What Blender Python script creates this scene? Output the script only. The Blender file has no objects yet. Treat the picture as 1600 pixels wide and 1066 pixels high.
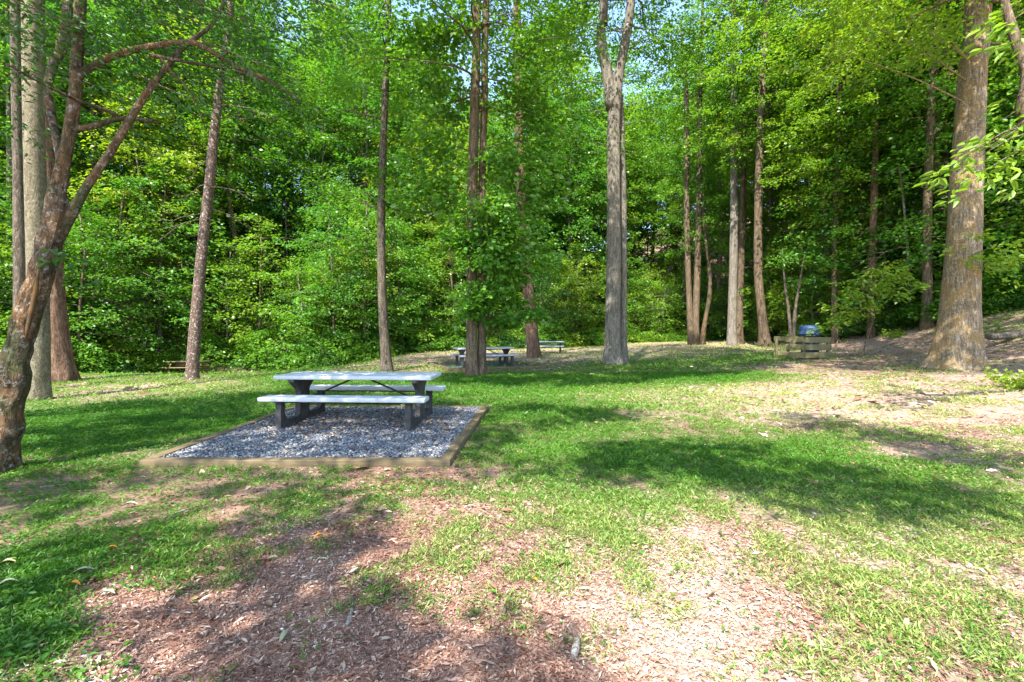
import bpy, math, random
import numpy as np
from mathutils import Vector

SC = bpy.context.scene
COL = SC.collection
R = np.random.default_rng(7)
F, CX, HY, CAMZ = 720.0, 800.0, 515.0, 1.5     # metres <-> photo scale used to survey the place

# ------------------------------------------------------------------ noise / terrain
TAB = np.random.default_rng(3).random((256, 256))
def vnoise(x, y):
    x = np.asarray(x, float); y = np.asarray(y, float)
    xi = np.floor(x).astype(int); yi = np.floor(y).astype(int)
    fx = x - xi; fy = y - yi
    fx = fx*fx*(3-2*fx); fy = fy*fy*(3-2*fy)
    a = TAB[xi & 255, yi & 255]; b = TAB[(xi+1) & 255, yi & 255]
    c = TAB[xi & 255, (yi+1) & 255]; d = TAB[(xi+1) & 255, (yi+1) & 255]
    return (a*(1-fx)+b*fx)*(1-fy) + (c*(1-fx)+d*fx)*fy
def fbm(x, y, o=4):
    s = 0; a = .5; t = 0
    for k in range(o):
        s = s + a*vnoise(x*2**k+17.3*k, y*2**k+5.1*k); t += a; a *= .5
    return s/t
def sstep(a, b, x):
    t = np.clip((np.asarray(x, float)-a)/(b-a), 0, 1); return t*t*(3-2*t)
def softp(d, w=1.0):
    return w*np.logaddexp(0, np.asarray(d, float)/w)

def height(x, y):
    x = np.asarray(x, float); y = np.asarray(y, float)
    h = -1.05*sstep(14, 25, y)*sstep(-5, -13, x)
    h = h + .035*np.maximum(0, x-7)
    xb = 14.6 + (np.clip(y, 12, 60)-14)*.29
    b = softp(x-xb, .6); h = h + 12*(1-np.exp(-.37*b/12))*sstep(9, 15, y)
    y0 = np.interp(x, [-70, -30, -20, -8, 0, 12, 26, 45, 80], [17, 22, 27, 33, 43, 54, 50, 44, 40])
    sl = np.interp(x, [-40, -5, 12, 60], [.62, .58, .42, .45])
    d = softp(y-y0, 1.5); h = h + 38*(1-np.exp(-sl*d/38))
    near = np.exp(-(np.maximum(0, y-3)/9)**2)
    h = h + (fbm(x*.8, y*.8, 3)-.5)*.10*(.35+.65*near) + (fbm(x*3.1+9, y*3.1, 3)-.5)*.05*near
    # the gravel pad and its timbers sit level
    inside = sstep(-4.5, -4.1, x)*sstep(-.3, -.7, x)*sstep(4.7, 5.1, y)*sstep(9.0, 8.6, y)
    return h*(1-inside)
def gz(x, y): return float(height(np.array([x]), np.array([y]))[0])
def at(px, py, D):                                # a surveyed sight line at depth D -> world point
    return ((px-CX)/F*D, D, CAMZ-(py-HY)/F*D)
def to_ground(px, py):                            # where a sight line meets the level lawn
    D = CAMZ*F/(py-HY); return ((px-CX)/F*D, D)

# ------------------------------------------------------------------ materials
def mat(name):
    m = bpy.data.materials.new(name); m.use_nodes = True
    nt = m.node_tree; nt.nodes.clear()
    return m, nt
def N(nt, t, **kw):
    n = nt.nodes.new(t)
    for k, v in kw.items():
        if k in n.inputs.keys() if isinstance(k, str) else False: n.inputs[k].default_value = v
        else: setattr(n, k, v)
    return n
def ramp(nt, stops, fac=None):
    n = nt.nodes.new('ShaderNodeValToRGB'); e = n.color_ramp.elements
    while len(e) < len(stops): e.new(.5)
    for i, (p, c) in enumerate(stops): e[i].position = p; e[i].color = (*c, 1)
    if fac is not None: nt.links.new(fac, n.inputs[0])
    return n
def mixc(nt, a, b, fac, mode='MIX'):
    n = nt.nodes.new('ShaderNodeMix'); n.data_type = 'RGBA'; n.blend_type = mode
    for s, v in ((6, a), (7, b), (0, fac)):
        if hasattr(v, 'is_linked'): nt.links.new(v, n.inputs[s])
        else: n.inputs[s].default_value = (*v, 1) if isinstance(v, tuple) else v
    return n.outputs[2]
def noise(nt, vec, scale, detail=4, rough=.55, dist=0):
    n = nt.nodes.new('ShaderNodeTexNoise'); n.inputs['Scale'].default_value = scale
    n.inputs['Detail'].default_value = detail; n.inputs['Roughness'].default_value = rough
    n.inputs['Distortion'].default_value = dist
    if vec is not None: nt.links.new(vec, n.inputs['Vector'])
    return n.outputs['Fac']
def coords(nt, scale=(1, 1, 1), kind='Object', rnd=False):
    c = nt.nodes.new('ShaderNodeTexCoord'); m = nt.nodes.new('ShaderNodeMapping')
    m.inputs['Scale'].default_value = scale
    nt.links.new(c.outputs[kind], m.inputs['Vector'])
    if rnd:
        o = nt.nodes.new('ShaderNodeObjectInfo'); s = nt.nodes.new('ShaderNodeVectorMath'); s.operation = 'SCALE'
        s.inputs[0].default_value = (91, 57, 33); nt.links.new(o.outputs['Random'], s.inputs['Scale'])
        nt.links.new(s.outputs[0], m.inputs['Location'])
    return m.outputs[0]
def attr(nt, name):
    n = nt.nodes.new('ShaderNodeAttribute'); n.attribute_name = name; return n.outputs['Fac']
def bump(nt, h, strength, dist):
    b = nt.nodes.new('ShaderNodeBump'); b.inputs['Strength'].default_value = strength
    b.inputs['Distance'].default_value = dist; nt.links.new(h, b.inputs['Height']); return b.outputs[0]
def pbsdf(nt, col, rough=.9, normal=None, spec=.25):
    p = nt.nodes.new('ShaderNodeBsdfPrincipled'); o = nt.nodes.new('ShaderNodeOutputMaterial')
    if hasattr(col, 'is_linked'): nt.links.new(col, p.inputs['Base Color'])
    else: p.inputs['Base Color'].default_value = (*col, 1)
    if hasattr(rough, 'is_linked'): nt.links.new(rough, p.inputs['Roughness'])
    else: p.inputs['Roughness'].default_value = rough
    p.inputs['Specular IOR Level'].default_value = spec
    if normal is not None: nt.links.new(normal, p.inputs['Normal'])
    nt.links.new(p.outputs[0], o.inputs[0]); return p
def math_(nt, op, a, b=0.0, clamp=False):
    n = nt.nodes.new('ShaderNodeMath'); n.operation = op; n.use_clamp = clamp
    for i, v in enumerate((a, b)):
        if hasattr(v, 'is_linked'): nt.links.new(v, n.inputs[i])
        else: n.inputs[i].default_value = v
    return n.outputs[0]

def leaf_mat(name, c0, c1, c2, trans=.45, gloss=.03, spread=.5):
    m, nt = mat(name); v = attr(nt, 'var')
    o = nt.nodes.new('ShaderNodeObjectInfo')
    f = math_(nt, 'ADD', math_(nt, 'MULTIPLY', v, 1-spread), math_(nt, 'MULTIPLY', o.outputs['Random'], spread))
    c = ramp(nt, [(0.0, c0), (.5, c1), (1.0, c2)], f).outputs[0]
    d = nt.nodes.new('ShaderNodeBsdfDiffuse'); t = nt.nodes.new('ShaderNodeBsdfTranslucent')
    g = nt.nodes.new('ShaderNodeBsdfGlossy'); g.inputs['Roughness'].default_value = .42
    nt.links.new(c, d.inputs[0])
    tc = mixc(nt, c, (1.0, 1.0, .25), .75, 'MULTIPLY'); tc = mixc(nt, tc, (1.5, 1.45, 1.0), 1.0, 'MULTIPLY')
    nt.links.new(tc, t.inputs[0])
    a = nt.nodes.new('ShaderNodeMixShader'); a.inputs[0].default_value = trans
    nt.links.new(d.outputs[0], a.inputs[1]); nt.links.new(t.outputs[0], a.inputs[2])
    b = nt.nodes.new('ShaderNodeMixShader'); b.inputs[0].default_value = gloss
    nt.links.new(a.outputs[0], b.inputs[1]); nt.links.new(g.outputs[0], b.inputs[2])
    out = nt.nodes.new('ShaderNodeOutputMaterial'); nt.links.new(b.outputs[0], out.inputs[0])
    return m
def var_mat(name, stops, rough=.9, spec=.15):
    m, nt = mat(name); c = ramp(nt, stops, attr(nt, 'var')).outputs[0]
    pbsdf(nt, c, rough, None, spec); return m

def bark_mat(name, dark, mid, light, ridge=14, lich=(.42, .44, .38), lich_amt=.25, moss=0.0, zs=.18, warm=None):
    m, nt = mat(name)
    vec = coords(nt, (1, 1, zs), 'Object', True); iso = coords(nt, (1, 1, 1), 'Object', True)
    r1 = noise(nt, vec, ridge, 6, .62, .6); r2 = noise(nt, vec, ridge*3.1, 4, .6, .3)
    hgt = math_(nt, 'ADD', math_(nt, 'MULTIPLY', r1, .7), math_(nt, 'MULTIPLY', r2, .3))
    c = ramp(nt, [(.34, dark), (.5, mid), (.66, light)], hgt).outputs[0]
    if warm:
        c = mixc(nt, c, warm, ramp(nt, [(.45, (0, 0, 0)), (.62, (.75, .75, .75))], noise(nt, iso, 2.6, 3)).outputs[0])
    ck = math_(nt, 'ABSOLUTE', math_(nt, 'SUBTRACT', noise(nt, vec, ridge*1.7, 3, .5, 1.2), .5))
    cr_ = ramp(nt, [(.0, (1, 1, 1)), (.035, (.25, .25, .25)), (.07, (0, 0, 0))], ck).outputs[0]
    c = mixc(nt, c, tuple(x*.45 for x in dark), math_(nt, 'MULTIPLY', cr_, .55))
    hgt = math_(nt, 'SUBTRACT', hgt, math_(nt, 'MULTIPLY', cr_, .3))
    l = ramp(nt, [(.55, (0, 0, 0)), (.62, (1, 1, 1))], noise(nt, iso, 17, 6, .75)).outputs[0]
    c = mixc(nt, c, lich, math_(nt, 'MULTIPLY', l, lich_amt))
    if moss:
        g = ramp(nt, [(.5, (0, 0, 0)), (.62, (1, 1, 1))], noise(nt, iso, 3.2, 4, .65)).outputs[0]
        c = mixc(nt, c, (.035, .05, .018), math_(nt, 'MULTIPLY', g, moss))
    pbsdf(nt, c, .93, bump(nt, hgt, .65, .04), .12)
    return m

M = {}
M['leaf'] = leaf_mat('leaf_broad', (.045, .155, .016), (.105, .25, .024), (.22, .33, .03))
M['leaf_maple'] = leaf_mat('leaf_maple', (.035, .145, .02), (.075, .225, .028), (.16, .31, .035), trans=.43, gloss=.04)
M['leaf_light'] = leaf_mat('leaf_light', (.075, .19, .018), (.16, .285, .024), (.28, .36, .035), trans=.48)
M['leaf_dark'] = leaf_mat('leaf_dark', (.018, .075, .012), (.035, .115, .016), (.07, .16, .02), gloss=.04)
M['needle'] = leaf_mat('needle_leaf', (.03, .075, .02), (.06, .11, .035), (.11, .16, .06), trans=.2)
M['grass'] = leaf_mat('grass_blade', (.03, .125, .012), (.085, .20, .022), (.40, .42, .15), trans=.35, gloss=.02, spread=.0)
M['weed'] = leaf_mat('weed_leaf', (.035, .13, .012), (.07, .18, .018), (.14, .24, .03), trans=.35, spread=.1)
M['bark_grey'] = bark_mat('bark_grey', (.075, .06, .046), (.175, .15, .12), (.30, .265, .225), 13, lich_amt=.35)
M['bark_brown'] = bark_mat('bark_brown', (.05, .034, .021), (.13, .092, .058), (.235, .18, .12), 12, lich_amt=.15)
M['bark_dark'] = bark_mat('bark_dark', (.04, .03, .022), (.11, .085, .062), (.20, .165, .125), 15, lich_amt=.25)
M['bark_pine'] = bark_mat('bark_pine', (.05, .03, .02), (.15, .088, .058), (.27, .18, .125), 8, lich_amt=.1, zs=.3)
M['bark_gnarl'] = bark_mat('bark_gnarly', (.026, .018, .012), (.088, .06, .036), (.17, .12, .076), 9, lich=(.40, .40, .36), lich_amt=.5, moss=.7, zs=.45, warm=(.15, .08, .035))
M['bark_smooth'] = bark_mat('bark_smooth', (.10, .085, .052), (.17, .142, .09), (.24, .205, .14), 10, lich_amt=.3, zs=.5)
M['bark_big'] = bark_mat('bark_big', (.085, .06, .036), (.215, .16, .10), (.40, .33, .24), 20, lich=(.6, .57, .5), lich_amt=.4, zs=.12, warm=(.30, .19, .075))
M['bark_speckle'] = bark_mat('bark_speckled', (.055, .034, .025), (.125, .082, .06), (.21, .155, .125), 16, lich=(.55, .5, .46), lich_amt=.8, zs=.7)
M['dead_wood'] = bark_mat('dead_wood', (.14, .11, .09), (.30, .26, .22), (.5, .45, .4), 20, lich_amt=.1)
M['litter'] = var_mat('dry_leaf', [(0, (.10, .055, .03)), (.35, (.22, .135, .08)), (.7, (.38, .28, .19)), (1, (.55, .46, .36))], .8)
M['chip'] = var_mat('bark_chip', [(0, (.10, .042, .027)), (.35, (.24, .12, .082)), (.65, (.42, .265, .20)), (.88, (.59, .47, .37)), (1, (.72, .63, .51))], .85)
M['stone'] = var_mat('gravel_stone', [(0, (.05, .051, .06)), (.45, (.14, .144, .16)), (.8, (.28, .285, .30)), (1, (.5, .5, .53))], .75, .3)

def ground_mat():
    m, nt = mat('forest_floor')
    v = coords(nt, (1, 1, 1), 'Object')
    mul, grn, pale = attr(nt, 'mulch'), attr(nt, 'green'), attr(nt, 'pale')
    n1 = noise(nt, v, 1.7, 6, .6); n2 = noise(nt, v, 22, 5, .7); n3 = noise(nt, v, 85, 3, .7)
    soil = ramp(nt, [(.3, (.095, .058, .038)), (.5, (.19, .125, .085)), (.7, (.30, .21, .15))], n2).outputs[0]
    mulc = ramp(nt, [(.3, (.12, .05, .033)), (.5, (.30, .165, .12)), (.68, (.55, .38, .30))], n3).outputs[0]
    dirt = ramp(nt, [(.3, (.22, .15, .105)), (.5, (.34, .25, .19)), (.7, (.47, .37, .30))], n2).outputs[0]
    c = mixc(nt, soil, mulc, mul); c = mixc(nt, c, dirt, pale)  # pale mask also lightens the ground where the lawn is sunlit
    gcol = ramp(nt, [(.3, (.035, .085, .012)), (.55, (.075, .145, .02)), (.75, (.15, .20, .045))], n2).outputs[0]
    gm = math_(nt, 'ADD', grn, math_(nt, 'MULTIPLY', math_(nt, 'SUBTRACT', n1, .5), 1.1))
    gm = math_(nt, 'ADD', gm, math_(nt, 'MULTIPLY', math_(nt, 'SUBTRACT', n2, .5), 1.2))
    gm = ramp(nt, [(.55, (0, 0, 0)), (.85, (.85, .85, .85))], gm).outputs[0]
    c = mixc(nt, c, gcol, gm)
    hh = math_(nt, 'ADD', n2, math_(nt, 'MULTIPLY', n3, .5))
    pbsdf(nt, c, .95, bump(nt, hh, .8, .03), .1)
    return m
M['ground'] = ground_mat()
def plain(name, lo, hi, scale, rough, vs=(1, 1, 1), bs=.3, bd=.004, rnd=True, spec=.25):
    m, nt = mat(name); v = coords(nt, vs, 'Object', rnd); n = noise(nt, v, scale, 6, .6, .2)
    b = noise(nt, coords(nt, (1, 1, 1)), 2.3, 4, .6)
    c = ramp(nt, [(.3, lo), (.7, hi)], n).outputs[0]
    c = mixc(nt, c, tuple(x*.72 for x in lo), math_(nt, 'MULTIPLY', ramp(nt, [(.5, (0, 0, 0)), (.68, (1, 1, 1))], b).outputs[0], .5))
    pbsdf(nt, c, rough, bump(nt, n, bs, bd), spec); return m
M['slab'] = plain('table_slab', (.43, .44, .475), (.56, .57, .605), 45, .55)
M['concrete'] = plain('table_frame', (.028, .028, .03), (.085, .08, .075), 14, .8, bd=.008)
M['slab_aged'] = plain('table_slab_aged', (.38, .37, .40), (.52, .50, .53), 30, .7)
M['steel'] = plain('brace_steel', (.012, .012, .014), (.03, .03, .032), 30, .6)
M['timber'] = plain('pad_timber', (.085, .06, .032), (.20, .15, .082), 11, .85, (.25, 7, 7), .5, .006)
M['timber_side'] = plain('pad_timber_side', (.16, .12, .055), (.30, .235, .12), 9, .85, (6, .25, 6), .5, .006)
M['screen'] = plain('screen_board', (.12, .10, .045), (.22, .19, .095), 9, .85, (.4, 5, 9), .4, .004)
M['bin'] = plain('bin_plastic', (.02, .045, .11), (.035, .07, .16), 12, .45, spec=.4)
M['lid'] = plain('bin_lid', (.025, .055, .13), (.042, .085, .185), 12, .4, spec=.4)
M['dark'] = plain('bin_rim', (.012, .014, .018), (.03, .03, .035), 12, .5)
M['old_wood'] = plain('old_table_wood', (.13, .10, .045), (.24, .185, .09), 12, .85, (.4, 6, 6))
M['rot'] = plain('hollow_wood', (.03, .02, .012), (.16, .085, .025), 6, .9)

# ------------------------------------------------------------------ mesh helpers
def mesh(name, V, Fc, m=None, var=None, smooth=False):
    V = np.asarray(V, np.float32); Fc = np.asarray(Fc, np.int32); k = Fc.shape[1]
    me = bpy.data.meshes.new(name)
    me.vertices.add(len(V)); me.vertices.foreach_set('co', V.ravel())
    me.loops.add(Fc.size); me.loops.foreach_set('vertex_index', Fc.ravel())
    me.polygons.add(len(Fc)); me.polygons.foreach_set('loop_start', np.arange(0, Fc.size, k, dtype=np.int32))
    me.polygons.foreach_set('loop_total', np.full(len(Fc), k, np.int32))
    if smooth: me.polygons.foreach_set('use_smooth', np.ones(len(Fc), bool))
    if var is not None:
        a = me.attributes.new('var', 'FLOAT', 'FACE'); a.data.foreach_set('value', np.asarray(var, np.float32))
    me.update(calc_edges=True)
    if m is not None: me.materials.append(m)
    return me
def link(name, me, parent=None, loc=(0, 0, 0), rz=0.0):
    o = bpy.data.objects.new(name, me); COL.objects.link(o)
    if parent is not None: o.parent = parent
    o.location = loc; o.rotation_euler = (0, 0, rz)
    return o
def tag(o, label=None, cat=None, group=None, kind=None):
    for k, v in (('label', label), ('category', cat), ('group', group), ('kind', kind)):
        if v: o[k] = v
    return o
def thing(name, loc, label, cat, group=None, rz=0.0):
    return tag(link(name, None, None, loc, rz), label, cat, group)
def cat_arrays(parts):
    Vs, Fs, n = [], [], 0
    for V, Fc in parts:
        Vs.append(np.asarray(V, float)); Fs.append(np.asarray(Fc)+n); n += len(V)
    return np.concatenate(Vs), np.concatenate(Fs)

def spline(P, r, step):
    P = np.asarray(P, float); r = np.asarray(r, float)
    if len(P) < 3: P = np.array([P[0], (P[0]+P[-1])/2, P[-1]]); r = np.array([r[0], (r[0]+r[-1])/2, r[-1]])
    Q = np.vstack([2*P[0]-P[1], P, 2*P[-1]-P[-2]]); q = np.concatenate([[2*r[0]-r[1]], r, [r[-1]]])
    out, rr = [], []
    for i in range(1, len(Q)-2):
        n = max(2, int(np.linalg.norm(Q[i+1]-Q[i])/step))
        for t in np.linspace(0, 1, n, endpoint=(i == len(Q)-3)):
            a, b, c, d = Q[i-1], Q[i], Q[i+1], Q[i+2]
            out.append(.5*((2*b)+(c-a)*t+(2*a-5*b+4*c-d)*t*t+(3*b-a-3*c+d)*t**3))
            rr.append(q[i]*(1-t)+q[i+1]*t)
    return np.array(out), np.maximum(.002, np.array(rr))
def tube(P, r, seg=8, step=.5, rough=0.0, rng=None, flare=0.0, lobes=5, resample=True):
    P, r = spline(P, r, step) if resample else (np.asarray(P, float), np.asarray(r, float))
    n = len(P); T = np.gradient(P, axis=0); T /= np.linalg.norm(T, axis=1)[:, None]+1e-9
    up = np.where(np.abs(T[:, 2:3]) > .75, np.array([[1., 0, 0]]), np.array([[0, 0, 1.]]))
    up = np.tile(up[0], (n, 1)) if abs(T[:, 2]).min() > .3 or abs(T[:, 2]).max() < .9 else up
    A = np.cross(up, T); A /= np.linalg.norm(A, axis=1)[:, None]+1e-9; B = np.cross(T, A)
    th = np.linspace(0, 2*np.pi, seg, endpoint=False)
    rad = np.repeat(r[:, None], seg, 1)
    if rng is not None and (rough or flare):
        s = np.cumsum(np.r_[0, np.linalg.norm(np.diff(P, axis=0), axis=1)])[:, None]
        d = 0
        for k, (f, a) in enumerate([(2, 1.), (3, .8), (5, .5), (8, .4), (13, .3), (19, .22)]):
            d = d + a*np.sin(f*th[None]+rng.uniform(0, 6.28)+np.sin(s*rng.uniform(.5, 1.6)*(1+.5*k)+rng.uniform(0, 6))*1.2)
        rad = rad*(1+rough*d*.5)
        if flare:
            rb = r[0]*3.0; w = np.exp(-np.maximum(0, P[:, 2:3]-P[0, 2]-.1)/rb*1.7)
            rad = rad*(1+flare*w*(.55+.55*np.sin(lobes*th[None]+rng.uniform(0, 6.28))+.35*np.sin(2*th[None]+rng.uniform(0, 6))))
    V = P[:, None]+rad[..., None]*(np.cos(th)[None, :, None]*A[:, None]+np.sin(th)[None, :, None]*B[:, None])
    i = np.arange(n-1)[:, None]*seg; j = np.arange(seg)[None]; jn = (j+1) % seg
    Fc = np.stack([i+j, i+jn, i+seg+jn, i+seg+j], -1).reshape(-1, 4)
    V = V.reshape(-1, 3)
    nv = len(V); V = np.vstack([V, P[:1], P[-1:]])
    jj = np.arange(seg); jm = (jj+1) % seg
    c0 = np.stack([np.full(seg, nv), jm, jj, jj], -1); c1 = np.stack([np.full(seg, nv+1), (n-1)*seg+jj, (n-1)*seg+jm, (n-1)*seg+jm], -1)
    # closing caps as triangles folded into quads through a midpoint keep one face size
    ev = np.arange(0, seg-1, 2)
    cap0 = np.stack([np.full(len(ev), nv), (ev+2) % seg, ev+1, ev], -1)
    cap1 = np.stack([np.full(len(ev), nv+1), (n-1)*seg+ev, (n-1)*seg+ev+1, (n-1)*seg+(ev+2) % seg], -1)
    return V, np.vstack([Fc, cap0, cap1])

def unit(v): return v/(np.linalg.norm(v, axis=-1, keepdims=True)+1e-9)
def leaves(pos, axis, nrm, L, W, kind='q', fold=.18):
    axis = unit(axis); side = unit(np.cross(nrm, axis)); nrm = np.cross(axis, side); n = len(pos)
    L = np.broadcast_to(L, (n,))[:, None]; W = np.broadcast_to(W, (n,))[:, None]
    if kind == 'q':
        V = np.stack([pos, pos+axis*L*.5+side*W*.5+nrm*W*fold, pos+axis*L-nrm*L*.08, pos+axis*L*.5-side*W*.5+nrm*W*fold], 1)
        Fc = np.arange(n)[:, None]*4+np.array([[0, 1, 2, 3]])
    else:
        c = [pos, pos+axis*L*.28+side*W*.46+nrm*W*fold, pos+axis*L*.66+side*W*.40+nrm*W*fold*.7, pos+axis*L-nrm*L*.16,
             pos+axis*L*.66-side*W*.40+nrm*W*fold*.7, pos+axis*L*.28-side*W*.46+nrm*W*fold]
        V = np.stack(c, 1)
        Fc = (np.arange(n)[:, None, None]*6+np.array([[[0, 1, 2, 3], [0, 3, 4, 5]]])).reshape(-1, 4)
    return V.reshape(-1, 3), Fc
def spray(rng, C, D, rad, per, L, flat=.2, droop=.25, kind='q', wl=.6, jit=.55, var0=None):
    """flat fans of leaves: C centres, D outward directions, rad fan radius"""
    C = np.asarray(C, float); D = np.asarray(D, float); n = len(C)
    rad = np.broadcast_to(rad, (n,))
    k = np.repeat(np.arange(n), per); m = len(k)
    a = rng.uniform(0, 6.283, m); rr = np.sqrt(rng.random(m))*rad[k]
    off = np.stack([np.cos(a)*rr, np.sin(a)*rr, -droop*rr*rr/np.maximum(rad[k], .05)+rng.normal(0, 1, m)*flat*rad[k]], 1)
    sl = rng.normal(0, .32, (n, 2)); off[:, 2] += sl[k, 0]*off[:, 0]+sl[k, 1]*off[:, 1]
    P = C[k]+off
    ax = D[k]*.6+unit(off*np.array([1, 1, 0]))*.7+rng.normal(0, .45, (m, 3))*np.array([1, 1, .5]); ax[:, 2] -= .22
    nr = np.array([0, 0, 1.])+rng.normal(0, jit, (m, 3))
    l = L*rng.uniform(.65, 1.2, m)
    V, Fc = leaves(P, ax, nr, l, l*wl, kind)
    v0 = rng.random(n) if var0 is None else var0
    v = np.clip(.55*v0[k]+.45*rng.random(m), 0, 1)
    return V, Fc, (v if kind == 'q' else np.repeat(v, 2))

def tree_parts(rng, P, r, z0, Rc, nb, per, L, seg=8, step=.9, rough=.05, flare=0.0, kind='q', sp=1.6, fan=.6, limb_seg=4, rise=.35,
               droop=.3, topR=.25, shift=None, ztop=None):
    """trunk polyline + radii -> (trunk arrays with limbs, crown arrays)"""
    P = np.asarray(P, float); r = np.asarray(r, float)
    wood = [tube(P, r, seg, step, rough, rng, flare)]
    S, rs = spline(P, r, .4); H = S[-1, 2] if ztop is None else ztop
    C, D, fr = [], [], []
    for i in range(nb):
        t = (i+rng.random())/nb; z = z0+(H-z0)*t
        k = int(np.argmin(np.abs(S[:, 2]-z))); b = S[k]
        prof = max(topR, math.sin(math.pi*min(1, .2+.8*t))**.75)
        Lb = Rc*prof*rng.uniform(.65, 1.15); az = i*2.39996+rng.uniform(-.5, .5)
        el = rise*rng.uniform(.4, 1.3)*(.6+t)
        dv = np.array([math.cos(az), math.sin(az), 0])
        f = np.linspace(0, 1, 5)[:, None]
        pts = b+dv*Lb*f+np.array([0, 0, 1])*(Lb*(el*f-droop*f*f))
        pts[1:] += rng.normal(0, .05*Lb, (4, 3))
        wood.append(tube(pts, np.linspace(max(.02, min(rs[k]*.45, Lb*.011)), .006, 5), limb_seg, Lb/4))
        ns = max(2, int(Lb*sp))
        for q in range(ns):
            ff = .3+.72*(q+rng.random())/ns
            p = b+dv*Lb*ff+np.array([0, 0, Lb*(el*ff-droop*ff*ff)])
            lat = np.array([-dv[1], dv[0], 0])*rng.normal(0, .26)*Lb*(.4+ff*.6)
            C.append(p+lat+np.array([0, 0, rng.normal(0, .15)])); D.append(unit(dv+lat*.3)); fr.append(fan*rng.uniform(.6, 1.3))
    return cat_arrays(wood), spray(rng, C, D, np.array(fr), per, L, kind=kind)
def wood_mesh(name, arr, m): return mesh(name, arr[0], arr[1], m, None, True)
def crown_mesh(name, arr, m): return mesh(name, arr[0], arr[1], m, arr[2])

def box(x0, x1, y0, y1, z0, z1, bev=0.0):
    V = np.array([[x, y, z] for z in (z0, z1) for y in (y0, y1) for x in (x0, x1)], float)
    Fc = np.array([[0, 2, 3, 1], [4, 5, 7, 6], [0, 1, 5, 4], [2, 6, 7, 3], [0, 4, 6, 2], [1, 3, 7, 5]])
    return V, Fc
def bevel(o, w, seg=2):
    b = o.modifiers.new('bevel', 'BEVEL'); b.width = w; b.segments = seg; b.limit_method = 'ANGLE'; return o
def prism(outline, x0, x1):
    """yz outline extruded in x: n-gon caps via bmesh"""
    import bmesh
    bm = bmesh.new()
    a = [bm.verts.new((x0, y, z)) for y, z in outline]; b = [bm.verts.new((x1, y, z)) for y, z in outline]
    bm.faces.new(a); bm.faces.new(b[::-1])
    for i in range(len(a)):
        j = (i+1) % len(a); bm.faces.new((a[j], a[i], b[i], b[j]))
    bmesh.ops.recalc_face_normals(bm, faces=bm.faces)
    me = bpy.data.meshes.new('prism'); bm.to_mesh(me); bm.free(); return me

# ------------------------------------------------------------------ ground cover map (surveyed spots: x, y in the photo -> ground)
GREEN = [(60, 690, 1.0), (250, 650, 1.15), (420, 620, .9), (560, 600, .85), (150, 610, .55), (300, 600, .6), (480, 585, .8), (250, 590, .5), (640, 575, .6),
         (120, 770, .5), (300, 745, .45), (450, 765, .3), (50, 740, .5), (330, 800, .08), (60, 820, .5), (200, 800, .4), (420, 740, .4), (150, 740, .5), (60, 900, .85), (40, 980, .95), (150, 860, .55), (240, 850, .4),
         (300, 890, .3), (200, 950, .08), (450, 900, .02), (600, 850, .02), (600, 1000, .0), (780, 1050, .0), (300, 1000, .0), (760, 800, .2), (700, 760, .35), (600, 745, .3),
         (830, 720, .85), (760, 680, .75), (760, 730, .5), (860, 815, .72), (800, 850, .42), (900, 880, .55), (1000, 880, .66), (960, 960, .32), (960, 830, .72), (780, 800, .5), (1050, 1040, .22), (1150, 950, .33), (1100, 850, .4),
         (900, 770, .7), (1000, 720, 1.05), (850, 640, 1), (960, 610, 1.05), (1100, 590, 1), (800, 600, 1), (1000, 570, .95), (1180, 565, .9),
         (1100, 650, .55), (1250, 640, .4), (1000, 615, .55), (1200, 610, .4), (1350, 640, .35), (1500, 640, .35), (1450, 680, .35), (1580, 640, .25),
         (1200, 720, .95), (1400, 770, 1.0), (1300, 840, .5), (1500, 850, .55), (1300, 900, .45), (1450, 960, .55), (1250, 1040, .6), (1500, 1050, .65), (1590, 930, .45), (1350, 950, .5), (1150, 1040, .4),
         (1400, 590, .2), (1300, 580, .25), (1550, 590, .15), (1400, 560, .06), (1320, 545, .1), (1480, 520, .2), (1580, 520, .2), (1590, 470, .35), (1400, 510, .55),
         (1000, 548, .45), (900, 556, .5), (1150, 552, .6), (1050, 556, .6), (700, 565, .35), (830, 565, .3), (400, 575, .6), (900, 545, .5), (760, 555, .4)]
MULCH = [(200, 960, .9), (450, 900, 1), (600, 850, 1), (600, 1000, 1), (780, 1050, 1), (300, 1000, 1), (760, 800, .8), (620, 770, .9), (900, 900, .8), (1000, 1000, .8), (860, 830, .5),
         (1050, 1050, .6), (60, 950, .2), (40, 800, 0), (300, 790, .25), (300, 740, .15), (1100, 900, .3), (1300, 900, .2), (1500, 1000, .1), (1000, 720, .05), (800, 680, .2), (500, 735, .35), (1200, 620, .1),
         (1400, 550, .55), (1300, 545, .4), (1550, 560, .45), (1590, 480, .3), (300, 620, .1), (100, 650, .1), (1400, 640, .25), (700, 570, .2)]
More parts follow.
